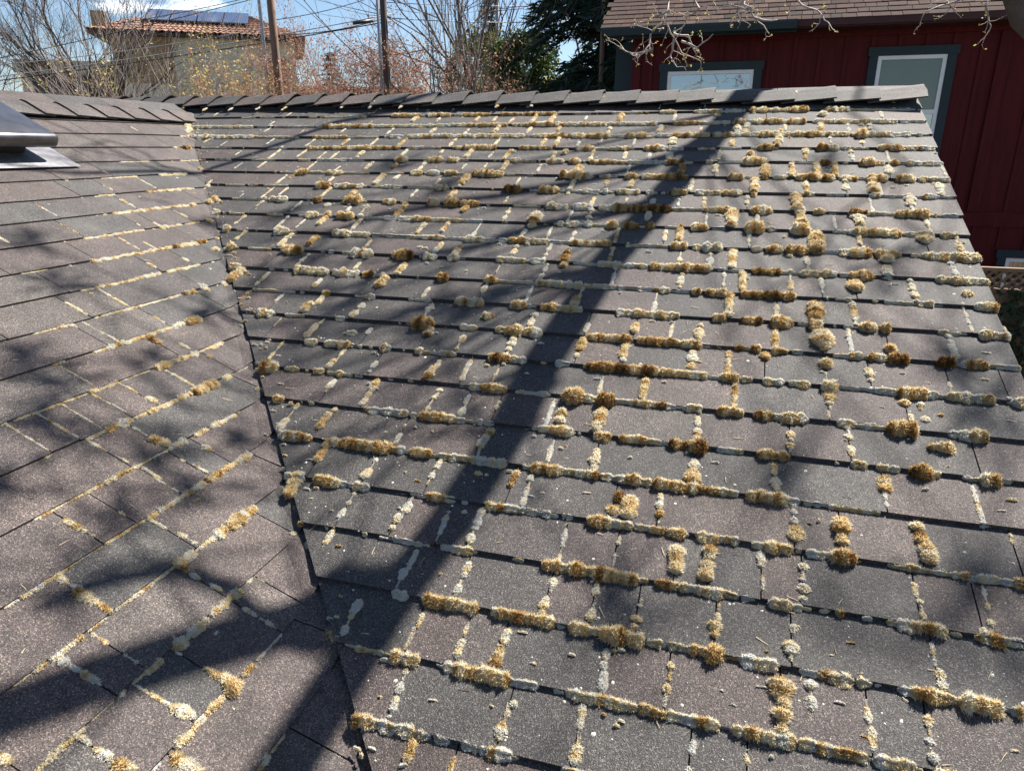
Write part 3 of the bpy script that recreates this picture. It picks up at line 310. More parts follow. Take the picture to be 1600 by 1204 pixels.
('L','c','-2714,-1159,-2668,-1191,31 -2783,-1123,-2782,-1112,18 -2855,-1032,-2800,-1062,35 -1583,-2965,-1378,-2965,8 -1240,-2964,-1054,-2964,20 -1332,-3108,-1153,-3108,10 -936,-3108,-781,-3108,13 -825,-3250,-788,-3250,16 -1737,-2822,-1650,-2822,10 -1406,-2821,-1170,-2821,16 -1802,-2678,-1713,-2678,14 -1733,-2678,-1535,-2678,19 -1535,-2678,-1370,-2678,18 -1360,-2676,-1330,-2676,28 -2079,-2536,-1999,-2536,11 -1999,-2535,-1951,-2535,15 -1949,-2536,-1791,-2536,14 -1702,-2534,-1661,-2534,21 -1656,-2535,-1582,-2535,15 -1552,-2536,-1468,-2536,11 -2182,-2392,-2108,-2392,19 -2108,-2392,-1927,-2392,18 -1920,-2392,-1791,-2392,18 -1749,-2391,-1653,-2391,25 -2452,-2394,-2357,-2394,6 -2362,-2250,-2302,-2250,11 -2302,-2249,-2134,-2249,17 -2132,-2249,-2012,-2249,20 -1977,-2249,-1873,-2249,19 -1873,-2250,-1796,-2250,14 -2655,-2107,-2600,-2107,10 -2600,-2107,-2537,-2107,12 -2530,-2104,-2528,-2089,19 -2416,-2107,-2351,-2107,11 -2346,-2106,-2280,-2106,16 -2278,-2107,-2127,-2107,9 -2127,-2107,-2064,-2107,12 -1942,-2124,-1937,-2096,32 -2588,-1964,-2545,-1964,12 -2540,-1963,-2469,-1963,20 -2469,-1963,-2384,-1963,17 -2374,-1963,-2270,-1963,18 -2265,-1962,-2214,-1962,22 -2249,-1820,-2186,-1820,20 -1394,-2960,-1396,-2854,9 -1633,-2897,-1633,-2858,9 -1668,-2768,-1666,-2710,17 -1698,-2568,-1695,-2518,12 -1498,-2637,-1495,-2584,18 -1780,-2583,-1780,-2565,6 -1945,-2505,-1944,-2479,9 -1948,-2463,-1948,-2413,8 -1880,-2447,-1880,-2395,10 -2000,-2320,-1999,-2286,13 -1828,-2304,-1827,-2284,18 -2301,-2242,-2301,-2190,8 -2301,-2169,-2300,-2103,10 -2491,-2096,-2491,-2030,6 -2487,-2034,-2487,-1976,9 -2272,-2028,-2271,-1997,12 -2455,-2201,-2455,-2134,11 -415,-3534,-316,-3534,30 -506,-3441,-411,-3500,35 -613,-3393,-524,-3393,20 -1413,-2534,-1390,-2534,27 -1416,-2534,-1398,-2534,27 -1525,-2391,-1509,-2391,26 -1655,-2245,-1654,-2233,35 -1630,-2325,-1599,-2317,31 -1836,-2104,-1823,-2104,33 -2722,-1964,-2684,-1964,10 -2992,-1821,-2977,-1821,8 -2959,-1821,-2916,-1821,10 -2913,-1821,-2828,-1821,11 -2825,-1821,-2744,-1821,8 -2738,-1820,-2708,-1820,18 -2708,-1820,-2641,-1820,15 -2633,-1822,-2517,-1822,7 -2421,-1819,-2316,-1819,24 -2306,-1821,-2240,-1821,10 -2884,-1678,-2825,-1678,13 -2782,-1676,-2742,-1676,26 -2728,-1678,-2684,-1678,12 -2680,-1677,-2566,-1677,17 -2562,-1676,-2509,-1676,22 -2359,-1676,-2328,-1676,24 -3152,-1535,-3103,-1535,8 -3101,-1536,-3027,-1536,7 -3024,-1535,-2974,-1535,14 -2882,-1535,-2819,-1535,13 -2815,-1535,-2753,-1535,10 -2756,-1534,-2693,-1534,20 -2591,-1534,-2484,-1534,17 -3232,-1392,-3192,-1392,8 -3192,-1393,-3112,-1393,6 -3105,-1392,-2986,-1392,9 -2986,-1390,-2958,-1390,23 -2950,-1391,-2867,-1391,16 -2864,-1390,-2791,-1390,21 -2717,-1391,-2658,-1391,20 -2654,-1390,-2601,-1390,25 -3049,-1247,-2993,-1247,23 -2975,-1248,-2911,-1248,15 -2918,-1247,-2879,-1247,26 -2823,-1246,-2769,-1246,32 -2710,-1939,-2709,-1844,6 -2735,-1811,-2733,-1758,7 -2730,-1754,-2729,-1700,6 -2637,-1815,-2636,-1762,10 -2634,-1720,-2631,-1699,24 -2899,-1814,-2899,-1772,6 -2899,-1772,-2899,-1699,9 -2827,-1810,-2827,-1700,6 -2981,-1809,-2981,-1702,6 -2760,-1645,-2759,-1608,9 -2478,-1789,-2475,-1705,9 -2323,-1877,-2323,-1846,15 -2677,-1487,-2675,-1464,20 -2861,-1515,-2863,-1469,12 -2868,-1469,-2867,-1411,6 -2758,-1449,-2758,-1411,10 -3107,-1456,-3106,-1423,9 -2972,-1305,-2971,-1265,14 -2982,-1380,-2981,-1342,8 -3016,-1443,-3015,-1426,8 -2764,-1487,-2764,-1475,9 -2883,-1667,-2882,-1623,9 -2877,-1585,-2876,-1556,6 -2209,-1676,-2177,-1676,25 -3339,-1392,-3309,-1392,9 -3307,-1392,-3250,-1392,14 -3249,-1391,-3213,-1391,16 -3441,-1250,-3408,-1250,6 -3401,-1248,-3379,-1248,14 -3368,-1248,-3333,-1248,16 -3330,-1248,-3300,-1248,16 -3284,-1249,-3241,-1249,8 -3219,-1249,-3159,-1249,10 -3157,-1249,-3116,-1249,12 -3114,-1249,-3055,-1249,8 -3047,-1247,-2993,-1247,23 -3532,-1105,-3491,-1105,17 -3491,-1105,-3446,-1105,17 -3448,-1106,-3430,-1106,12 -3414,-1107,-3365,-1107,6 -3319,-1106,-3284,-1106,9 -3289,-1105,-3251,-1105,18 -3213,-1104,-3172,-1104,26 -3170,-1104,-3121,-1104,26 -3103,-1104,-3069,-1104,22 -3068,-1104,-3010,-1104,26 -2980,-1106,-2961,-1106,13 -3368,-961,-3334,-961,23 -3336,-962,-3289,-962,17 -3289,-962,-3236,-962,20 -3320,-819,-3288,-819,15 -3280,-820,-3235,-820,11 -3227,-1384,-3227,-1335,14 -3285,-1235,-3285,-1206,13 -3285,-1157,-3285,-1134,13 -3357,-1237,-3357,-1219,19 -3357,-1215,-3356,-1186,9 -3357,-1182,-3356,-1158,19 -3355,-1158,-3355,-1144,7 -3319,-1100,-3319,-1064,6 -3317,-1064,-3316,-1026,10 -3314,-1015,-3313,-979,23 -3446,-1097,-3446,-1077,12 -3447,-1058,-3447,-1033,17 -3218,-1098,-3218,-1083,7 -3045,-1062,-3044,-1034,10 -3044,-1016,-3043,-984,12 -3048,-1207,-3047,-1188,18 -3041,-1155,-3040,-1133,12 -2953,-1094,-2952,-1079,11'),
('L','g','-2566,-1324,-2535,-1311,40 -2325,-1572,-2323,-1551,33 -3003,-869,-2998,-830,47 -1473,-2821,-1406,-2821,16 -2019,-2104,-1994,-2104,28 -2047,-2105,-2024,-2105,22 -2044,-2106,-2021,-2106,18 -2199,-1960,-2137,-1960,38 -910,-3003,-909,-2979,44 -1916,-1957,-1851,-1957,57 -2496,-1818,-2430,-1818,30 -2822,-1676,-2788,-1676,22 -2495,-1673,-2403,-1673,43 -2968,-1534,-2885,-1534,18 -2658,-1533,-2608,-1533,21 -2774,-1389,-2724,-1389,29 -2868,-1243,-2825,-1243,52 -2761,-1581,-2756,-1548,46 -2299,-1788,-2297,-1779,19 -3110,-1492,-3109,-1459,18 -3229,-958,-3202,-958,46 -3181,-961,-3149,-961,21 -3232,-1331,-3232,-1292,28 -3230,-1292,-3229,-1254,16 -3215,-1023,-3214,-989,19 -3212,-989,-3212,-965,32 -3045,-1253,-3045,-1225,23 -3539,-1160,-3539,-1144,22 -3448,-1013,-3447,-989,33 -3388,-940,-3386,-902,37 -3383,-955,-3382,-948,25'),
('L','b','-1791,-2391,-1753,-2391,26 -1643,-2391,-1592,-2391,25 -2386,-1953,-2381,-1916,32 -754,-3246,-706,-3246,41')]

STROKES = []
for pl, col, txt in MOSS:
    for w in txt.split():
        a = [int(x) / 1000 for x in w.split(',')]
        STROKES.append((pl, col, *a))
def vertical(st): return abs(st[5] - st[3]) > 0.8 * abs(st[4] - st[2])

house = empty('shingled_house', (-1.5, -2.5, GROUND), 'low house with mossy dark asphalt shingle roof and a valley between two slopes', 'house')
def slope_sheet(name, pts, label, thick=0.03):
    V = [np.array(p) for p in pts]; n = len(V)
    low = [p - np.array([0, 0, thick]) for p in V]
    me = bpy.data.meshes.new(name)
    me.from_pydata([tuple(p) for p in V + low], [], [tuple(range(n)), tuple(range(2 * n - 1, n - 1, -1))] + [(i, i + n, (i + 1) % n + n, (i + 1) % n) for i in range(n)])
    me.polygons.foreach_set('use_smooth', [False] * len(me.polygons))
    o = link(name, me, M['deck'], house); o['label'] = label
    return o
EAVE_R, EAVE_L = 6.0, 1.7                        # slope length at the eaves
D0 = -0.03
def rp_(u, s): return np.array([u, -s * math.cos(SR), -s * math.sin(SR)]) + NR * D0
def lp_(u, s): x = s * math.cos(SL); return np.array([x, u, Z0 - s * math.sin(SL)]) + NL * D0
RIDGE_S = 0.10
LR_S = -3.30 / math.cos(SL)
vy = lambda s: yval(s)
sb = EAVE_R
xb = -(TR * -sb * math.cos(SR) - Z0) / TL
roof_r = slope_sheet('roof_slope', [rp_(-9, RIDGE_S), rp_(RAKE - 0.01, RIDGE_S), rp_(RAKE - 0.01, 6.0), rp_(min(xb, RAKE - 0.02), 6.0), rp_(-3.31, 0.25), rp_(-9, 5.0)], 'mossy shingle slope below the long ridge')
roof_l = slope_sheet('roof_slope', [lp_(-7.5, LR_S), lp_(-0.23, LR_S), lp_(yval(0.8), 0.8), lp_(-7.5, 0.8)], 'shingle slope with the metal roof vent')
bz = lambda y: -TR * (y + 0.2) - 0.03
slope_sheet('roof_slope', [(-9, -0.1, -0.08), (-9, 5.2, bz(5.2)), (RAKE - 0.01, 5.2, bz(5.2)), (RAKE - 0.01, -0.1, -0.08)], 'far slope behind the long ridge').data.materials[0] = M['shingle']
slope_sheet('roof_slope', [(-3.31, -7.5, -0.13), (-3.31, -0.3, -0.13), (-7.0, -4.0, -0.13 - TL * 3.7), (-7.0, -7.5, -0.13 - TL * 3.7)], 'far slope behind the short ridge').data.materials[0] = M['shingle']
wb = MB(); wb.box((-8.7, -4.4, GROUND), (RAKE - 0.35, 4.6, -2.25)); wb.build('wall', M['house_wall'], house)
wb = MB(); wb.box((-6.6, -7.2, GROUND), (0.25, -4.42, -2.25)); wb.build('wall', M['house_wall'], house)
gw = MB()
gx = RAKE - 0.36
gw.add([(gx, -4.4, -2.3), (gx, 4.6, -2.3), (gx, -0.1, -0.14), (gx - .1, -4.4, -2.3), (gx - .1, 4.6, -2.3), (gx - .1, -0.1, -0.14)], [(0, 3, 4, 1), (1, 4, 5, 2), (2, 5, 3, 0)], [(0, 1, 2), (5, 4, 3)])
gw.build('gable_wall', M['house_wall'], house)
fb = MB()
for (ya, za, yb, zb) in ((-0.1, -0.085, -5.5, TR * -5.5 - 0.045), (-0.1, -0.085, 5.2, bz(5.2) - 0.04)):
    fb.add([(RAKE - 0.03, ya, za), (RAKE - 0.03, yb, zb), (RAKE - 0.03, yb, zb - .14), (RAKE - 0.03, ya, za - .14),
            (RAKE - 0.055, ya, za), (RAKE - 0.055, yb, zb), (RAKE - 0.055, yb, zb - .14), (RAKE - 0.055, ya, za - .14)],
           [(0, 1, 2, 3), (7, 6, 5, 4), (0, 4, 5, 1), (3, 2, 6, 7), (0, 3, 7, 4), (1, 5, 6, 2)])
fb.build('rake_board', M['fascia'], house)

# shingles: joints follow the moss that grows in them, other joints fill the gaps
def joints_for(pl, s0):
    d = {}
    for st in STROKES:
        if st[0] == pl and vertical(st):
            sm = (st[3] + st[5]) / 2; k = math.ceil((sm - s0) / EXP)
            d.setdefault(k, []).append((st[2] + st[4]) / 2)
    return d
def fill(js, lo, hi, lo_j=None, wmin=0.15, wmax=0.34):
    lo_j = lo + 0.05 if lo_j is None else lo_j
    js = sorted(j for j in js if lo_j < j < hi - 0.05); out = [lo]
    for j in js:
        if j - out[-1] > 0.07: out.append(j)
    out.append(hi); res = [out[0]]
    for a, b in zip(out[:-1], out[1:]):
        x = a
        while b - x > wmax * 1.25:
            x += rng.uniform(wmin, wmax)
            if b - x > 0.09 and x > lo_j: res.append(x)
        res.append(b)
    return res
def shingle_geo(pl, k, ua, ub, tint):
    s0 = S0R if pl == 'R' else S0L; P = PR if pl == 'R' else PL
    sbutt = s0 + k * EXP + rng.uniform(-0.002, 0.002); stop = s0 + (k - 1) * EXP - 0.03
    g = 0.0016; ua += g; ub -= g; TH = 0.0085 if pl == 'R' else THL
    lift = rng.uniform(-0.0004, 0.0009); cl, cr = rng.uniform(0, 0.0012), rng.uniform(0, 0.0012)
    rows = []
    for s in (sbutt, stop):
        if pl == 'R':
            a, b = max(ua, ucut(s)), max(ub, ucut(s)); cols = [a + (b - a) * i / 3 for i in range(4)]
        else:
            yv = yval(s); a, b = ua, ub
            if ua < yval(sbutt) < ub or ua < yval(stop) < ub:
                f = min(max(yv, a + 0.002), b - 0.002); cols = [a, (a + f) / 2, f, f + (b - f) * 0.3, b]
            else: cols = [a + (b - a) * i / 3 for i in range(4)]
        rows.append((s, cols))
    if pl == 'R' and rows[0][1][-1] - rows[0][1][0] < 0.008: return None
    n = max(len(r[1]) for r in rows)
    for i, (s, c) in enumerate(rows):
        if len(c) < n: rows[i] = (s, list(np.interp(np.linspace(0, 1, n), np.linspace(0, 1, len(c)), c)))
    V = []
    for i, u in enumerate(rows[0][1]):
        t = i / (n - 1); j = 0.0011 * noise.noise((u * 30, sbutt * 40, 1.0))
        V.append(P(u, sbutt + j, lift + cl * (1 - t) + cr * t))
    for i, u in enumerate(rows[0][1]): V.append(P(u, sbutt, -TH * 1.05))
    for u in rows[1][1]: V.append(P(u, stop, -TH * (1 + 0.03 / EXP)))
    for u in rows[1][1]: V.append(P(u, stop, -TH * 1.9))
    q = []
    for i in range(n - 1):
        q += [(i, i + 1, 2 * n + i + 1, 2 * n + i), (i, n + i, n + i + 1, i + 1)]
    q += [(0, 2 * n, 3 * n, n), (n - 1, 2 * n - 1, 4 * n - 1, 3 * n - 1)]
    if pl == 'L': q = [f[::-1] for f in q]
    return np.array(V), np.array(q), tint
ALL = []; JOINTS = []
for pl, s0, kr in (('R', S0R, range(-1, 37)), ('L', S0L, range(-1, 30))):
    jd = joints_for(pl, s0)
    for k in kr:
        s = s0 + k * EXP
        if pl == 'R': lo, hi = ucut(s - EXP - 0.03) - 0.02, RAKE + rng.uniform(-0.004, 0.006)
        else: lo, hi = -5.2 - 0.13 * (k % 3), yval(s) + 0.36
        if hi - lo < 0.1: continue
        js = fill(jd.get(k, []), lo, hi, ucut(s) + 0.05 if pl == 'R' else None, *((0.15, 0.34) if pl == 'R' else (0.22, 0.42)))
        JOINTS += [(pl, k, j) for j in js[1:-1] if all(abs(j - q) > 0.03 for q in jd.get(k, []))]
        for a, b in zip(js[:-1], js[1:]):
            tn = rng.random() if pl == 'R' or rng.random() < 0.55 else rng.uniform(0.48, 0.92)
            gq = shingle_geo(pl, k, a, b, tn)
            if gq is None: continue
            V = gq[0]; c = V.mean(0)
            if (c - CAM) @ FWD < 0.25: area = -1
            else:
                x, y = zip(*[project(p) for p in (V[0], V[len(V) // 4 - 1], V[3 * len(V) // 4 - 1], V[len(V) // 2])])
                x, y = np.array(x), np.array(y)
                inside = ((x > -40) & (x < 1640) & (y < 1250)).any()
                area = 0.5 * abs(np.dot(x, np.roll(y, 1)) - np.dot(y, np.roll(x, 1))) if inside else -1
            ALL.append((area, pl, gq))
ALL.sort(key=lambda r: -r[0])
rest = {'R': [], 'L': []}
for i, (area, pl, gq) in enumerate(ALL):
    if i < 330 and area > 0:
        V, q, tn = gq
        link('shingle', mesh('shingle', V, [q], attrs={'tint': ('FACE', [tn] * len(q))}), M['shingle'], roof_r if pl == 'R' else roof_l)
    else: rest[pl].append(gq)
for pl, par in (('R', roof_r), ('L', roof_l)):
    V, Q, Tn, n = [], [], [], 0
    for v, q, tn in rest[pl]:
        V.append(v); Q.append(q + n); Tn += [tn] * len(q); n += len(v)
    o = link('shingle_courses', mesh('shingle_courses', np.concatenate(V), [np.concatenate(Q)], attrs={'tint': ('FACE', Tn)}), M['shingle'], par)
    tag(o, kind='stuff')

# ridge caps: bent shingles lapped along both ridges
def cap(p0, ax, left, right, nl, nr, length, lapup, tint, side=0.14):
    """p0 apex of the butt end, ax direction away from the butt, left/right downslope directions"""
    prof = [(left, side, nl), (left, side * 0.5, nl), (left, 0.022, nl), (None, 0, None), (right, 0.022, nr), (right, side * 0.5, nr), (right, side, nr)]
    up = np.array([0, 0, 1.0]); V = []
    for th in (0.0065, 0.0):
        for e, lift in ((0, lapup), (1, 0.002)):
            for i, (d, r, n) in enumerate(prof):
                sk = 0.006 * noise.noise((p0[0] * 9 + i, p0[1] * 9, 2.0)) * (1 - e)
                b = p0 + ax * (length * e + sk)
                V.append(b + up * (th + lift - 0.003) if d is None else b + d * r + n * (th + lift * (1 - 0.25 * r / side) + (0.002 if e == 0 else 0)))
    n = 7; q = []
    for i in range(n - 1):
        q += [(i, i + 1, n + i + 1, n + i), (2 * n + i, 3 * n + i, 3 * n + i + 1, 2 * n + i + 1), (i, 2 * n + i, 2 * n + i + 1, i + 1)]
    q += [(0, n, 3 * n, 2 * n), (n - 1, 3 * n - 1, 4 * n - 1, 2 * n - 1)]
    return link('ridge_cap', mesh('ridge_cap', V, [q], attrs={'tint': ('FACE', [tint] * len(q))}), M['shingle'], house)
dR = np.array([0, -math.cos(SR), -math.sin(SR)]); dB = np.array([0, math.cos(SR), -math.sin(SR)]); nB = np.array([0, math.sin(SR), math.cos(SR)])
x = RAKE + 0.02
CAPJ = []
while x > -6.2:
    yr = -0.085 - 0.023 * (x + 0.5); p0 = np.array([x, yr, TR * yr + 0.012])
    cap(p0, np.array([-1.0, 0, 0.0]), dR, dB, NR, nB, 0.25, 0.026 + rng.uniform(-0.005, 0.007), rng.random())
    CAPJ.append(p0); x -= 0.192 * rng.uniform(0.95, 1.05)
dL = np.array([math.cos(SL), 0, -math.sin(SL)]); dLb = np.array([-math.cos(SL), 0, -math.sin(SL)]); nLb = np.array([-math.sin(SL), 0, math.cos(SL)])
y = -0.42
while y > -4.4:
    p0 = np.array([-3.30, y, Z0 + 3.30 * TL + 0.008])
    cap(p0, np.array([0, 1.0, 0.0]), dL, dLb, NL, nLb, 0.25, 0.012, rng.uniform(0.55, 1.0), 0.145)
    y -= 0.185 * rng.uniform(0.95, 1.05)

# ------------------------------------------------------------------ roof vent
def lpt(u, s, h): return np.array([s * math.cos(SL), u, Z0 - s * math.sin(SL)]) + NL * h
vent = empty('roof_vent', lpt(-1.87, -2.95 / math.cos(SL), 0), 'brown metal box vent with flared hood on the shingle slope', 'roof vent')
Rv = np.stack([dL, np.array([0, 1.0, 0]), NL], 1)
org = lpt(0, 0, 0)
def vbox(name, s0, s1, u0, u1, h0, h1, mat, r=0.0, seg=3):
    cs, cu, ch = (s0 + s1) / 2, (u0 + u1) / 2, (h0 + h1) / 2
    c = lpt(cu, cs, ch)
    Mx = Matrix(((Rv[0, 0], Rv[0, 1], Rv[0, 2], c[0]), (Rv[1, 0], Rv[1, 1], Rv[1, 2], c[1]), (Rv[2, 0], Rv[2, 1], Rv[2, 2], c[2]), (0, 0, 0, 1)))
    return rounded_box(name, (s1 - s0, u1 - u0, h1 - h0), r, seg, mat, vent, Mx)
sv = -2.738 / math.cos(SL)
vbox('flange', sv - 0.46, sv, -2.06, -1.60, 0.0035, 0.006, M['flashing'], 0.001, 1)
vbox('neck', sv - 0.36, sv - 0.12, -1.96, -1.76, 0.004, 0.075, M['vent_dark'], 0.012)
hood = vbox('hood', sv - 0.40, sv - 0.045, -2.03, -1.68, 0.062, 0.122, M['vent'], 0.022, 4)
vbox('screen', sv - 0.34, sv - 0.10, -1.97, -1.74, 0.05, 0.064, M['vent_dark'], 0.004, 1).parent = hood

# ------------------------------------------------------------------ moss
TONE = {'w': 0.04, 'c': 0.21, 'g': 0.40, 'b': 0.62}
def moss_geo(pl, col, u0, s0_, u1, s1_, w, seed, dh=0.0):
    P = PR if pl == 'R' else PL; sb0 = S0R if pl == 'R' else S0L
    L = math.hypot(u1 - u0, s1_ - s0_); vert = abs(s1_ - s0_) > 0.8 * abs(u1 - u0)
    if L < 1e-4: u1 += 0.004; L = 0.004
    du, ds = (u1 - u0) / L, (s1_ - s0_) / L; lu, ls = -ds, du
    if pl == 'L': w *= 0.64 if col in 'gb' else 0.84
    else: w *= (0.78 if s0_ < 1.3 else 0.9) * (0.92 if col in 'gb' else 1.0)
    if vert and L > 0.02: u0, s0_, u1, s1_ = u0 - (u1 - u0) * .12, s0_ - (s1_ - s0_) * .12, u1 + (u1 - u0) * .12, s1_ + (s1_ - s0_) * .12; L *= 1.24
    TH = 0.0085 if pl == 'R' else THL
    r0 = w * 0.5; ext = r0 * 0.55; tl = r0 * (2.2 if vert and col in 'wc' else 1.1)
    n = max(5, int((L + 2 * ext) / max(0.0045, w * 0.16)) + 1); n = min(n, 70); m = 9
    hk = {'w': 0.36, 'c': 0.42, 'g': 0.58, 'b': 0.62}[col] * (0.8 if vert else 1.0) * (0.85 if pl == 'L' else 1.0)
    V, T, Nn = [], [], []
    d = np.linalg.norm(P((u0 + u1) / 2, (s0_ + s1_) / 2, 0) - CAM)
    for i in range(n):
        t = i / (n - 1); l = -ext + t * (L + 2 * ext); cu, cs = u0 + du * l, s0_ + ds * l
        nz1 = noise.noise((cu * 38, cs * 38, seed)); nz2 = noise.noise((cu * 70, cs * 70, seed + 5)); nz3 = noise.noise((cu * 22, cs * 22, seed + 9))
        e = min(l + ext, L + ext - l) / tl; tp = math.sqrt(max(0.0, 1 - (1 - min(1, e)) ** 2))
        r = r0 * tp * (0.95 + 0.7 * nz1 + 0.45 * nz2) + 0.0006; hh = w * hk * tp * (0.95 + 0.6 * nz3 + 0.5 * nz2) + 0.0012
        if (col == 'w' or (vert and col == 'c')) and nz1 < -0.22: r *= 0.25; hh *= 0.3
        off = r0 * 0.35 * noise.noise((cu * 26, cs * 26, seed + 13))
        for j in range(m):
            ph = math.pi * j / (m - 1); c_, s_ = math.cos(ph), math.sin(ph)
            nn = noise.noise((cu * 170 + c_ * 2.5, cs * 170 + s_ * 2.5, seed + 17))
            uu = cu + lu * (r * c_ * (1 + 0.5 * nn) + off); ss = cs + ls * (r * c_ * (1 + 0.5 * nn) + off)
            fr = (ss - sb0) / EXP; fr -= math.floor(fr)
            base = -TH * (1 - fr) - 0.001 if vert else -TH - 0.001 + (TH * 0.7 if ls * c_ < 0 and pl == 'R' else 0)
            p = P(uu, ss, dh + base + hh * s_ * (1 + 0.3 * nn)); V.append(p)
            T.append(TONE[col] + 0.46 * noise.noise((cu * 55, cs * 55, seed + 21)) + 0.13 * (s_ - 0.55) * (1 if col in 'gb' else 0.5) + 0.14 * nn + (0.10 * ls * c_ if col != 'w' else 0))  # downslope flank toned browner: old brown moss, partly shade put into the colour
            Nn.append((lu * c_, ls * c_, s_))
    q = []
    for i in range(n - 1):
        for j in range(m - 1):
            a = i * m + j; q.append((a, a + 1, a + m + 1, a + m))
    V = np.array(V); T = np.array(T); q = np.array(q)
    # fuzz of tiny stalks
    area = (L + 2 * ext) * w * 1.5
    dens = 260000 if d < 2.6 else (170000 if d < 3.6 else 110000)
    nb = int(area * dens * {'w': 1.3, 'c': 1.15, 'g': 1.15, 'b': 1.15}[col]); tri = np.zeros((0, 3), int)
    if nb:
        gi = nrg.integers(0, len(q), nb); cn = q[gi]; a, b = nrg.random((nb, 1)), nrg.random((nb, 1))
        base = (V[cn[:, 0]] * (1 - a) + V[cn[:, 1]] * a) * (1 - b) + (V[cn[:, 3]] * (1 - a) + V[cn[:, 2]] * a) * b
        NNa = np.array(Nn)[cn[:, 0]]
        nrm = NR if pl == 'R' else NL; su = np.array([1.0, 0, 0]) if pl == 'R' else np.array([0, 1.0, 0]); sd_ = dR if pl == 'R' else dL
        dirv = NNa[:, :1] * su + NNa[:, 1:2] * sd_ + NNa[:, 2:] * nrm + nrg.normal(0, 0.5, (nb, 3)); dirv /= np.linalg.norm(dirv, axis=1)[:, None]
        ln = nrg.uniform(0.5, 1.3, (nb, 1)) * (0.0030 + 0.12 * w) * {'w': 0.6, 'c': 0.85, 'g': 1.35, 'b': 1.45}[col]
        sidev = np.cross(dirv, nrg.normal(0, 1, (nb, 3))); sidev /= np.linalg.norm(sidev, axis=1)[:, None] + 1e-9
        wd = (0.0010 + 0.00030 * d) * (1.4 if col in 'wc' else 0.9)
        tb = T[cn[:, 0]]
        tips = base + dirv * ln; B0, B1 = base - sidev * wd - dirv * 0.001, base + sidev * wd - dirv * 0.001
        k0 = len(V); V = np.concatenate([V, B0, B1, tips]); ar = np.arange(nb)
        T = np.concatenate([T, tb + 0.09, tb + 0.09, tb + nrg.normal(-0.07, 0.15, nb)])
        tri = np.stack([k0 + ar, k0 + nb + ar, k0 + 2 * nb + ar], 1)
    return V, q, tri, T
NUM = 'one two three four five six seven eight nine ten eleven twelve thirteen fourteen fifteen sixteen seventeen eighteen nineteen twenty'.split()
NUM += ['twenty-' + w for w in NUM[:9]]
def moss_label(pl, col, u, s, w, L, vert):
    colr = {'w': 'greyish white', 'c': 'pale straw', 'g': 'golden brown', 'b': 'rusty brown'}[col]
    form = ('plump ' if w > 0.035 else '') + 'moss cushion' if L < w * 1.5 else ('moss streak' if vert else ('long moss roll' if L > 0.13 else 'short moss roll'))
    k = (s - (S0R if pl == 'R' else S0L)) / EXP; k = max(0, math.ceil(k) if vert else round(k - .1))
    row = 'row ' + NUM[min(k, len(NUM) - 1)]
    if pl == 'L': return f'{colr} {form} in {row} of the vented slope' + (', near the valley' if u > yval(s) - 0.35 else '')
    f = (u - ucut(s)) / (RAKE - ucut(s)); far = ', by the valley' if u - ucut(s) < 0.15 else ', towards the valley' if f < 0.4 else ', midway across' if f < 0.72 else ', towards the edge'
    return f'{colr} {form} in {row} of the mossy slope{far}'
items = []
for i, st in enumerate(STROKES):
    pl, col, u0, s0_, u1, s1_, w = st
    pc = project((PR if pl == 'R' else PL)((u0 + u1) / 2, (s0_ + s1_) / 2, 0))
    d = (PR((u0 + u1) / 2, (s0_ + s1_) / 2, 0) - CAM) @ FWD if pl == 'R' else (PL((u0 + u1) / 2, (s0_ + s1_) / 2, 0) - CAM) @ FWD
    items.append(((math.hypot(u1 - u0, s1_ - s0_) + w) * w / d ** 2, st, i))
items.sort(key=lambda r: -r[0])
RV, RQ, RT, RTo, nn_ = [], [], [], [], 0
for rank, (ar, st, i) in enumerate(items):
    V, q, tri, T = moss_geo(*st, i * 1.37)
    if rank < 300:
        pl, col, u0, s0_, u1, s1_, w = st
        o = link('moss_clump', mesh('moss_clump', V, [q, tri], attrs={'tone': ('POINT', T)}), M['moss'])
        tag(o, moss_label(pl, col, (u0 + u1) / 2, (s0_ + s1_) / 2, w, math.hypot(u1 - u0, s1_ - s0_), vertical(st)), 'moss', 'moss growing in the shingle joints')
    else:
        RV.append(V); RQ.append(q + nn_); RT.append(tri + nn_); RTo.append(T); nn_ += len(V)
for i, p0 in enumerate(CAPJ):
    if p0[0] < -4.4: continue
    for c in range(rng.randint(1, 3)):
        s = rng.uniform(0.12, 0.2); l = rng.uniform(0.01, 0.05)
        V, q, tri, T = moss_geo('R', rng.choice('wccg'), p0[0] + 0.006, s, p0[0] + 0.006, s + l, rng.uniform(0.008, 0.018), i * 3.3 + c, 0.022)
        RV.append(V); RQ.append(q + nn_); RT.append(tri + nn_); RTo.append(T); nn_ += len(V)
for i, (pl, k, u) in enumerate(JOINTS):      # thin crusts in the other joints
    sb_ = (S0R if pl == 'R' else S0L) + k * EXP
    if k < 0 or rng.random() > (0.6 if pl == 'R' else 0.16): continue
    if pl == 'L' and abs(u - yval(sb_)) > 1.3: continue
    a = sb_ - rng.uniform(0.004, 0.06); c = a - rng.uniform(0.03, 0.08)
    V, q, tri, T = moss_geo(pl, rng.choice('wwcc' if pl == 'R' else 'cccg'), u + rng.uniform(-.001, .001), c, u + rng.uniform(-.001, .001), min(a, sb_ - .002), rng.uniform(0.005, 0.010), i * 1.9)
    RV.append(V); RQ.append(q + nn_); RT.append(tri + nn_); RTo.append(T); nn_ += len(V)
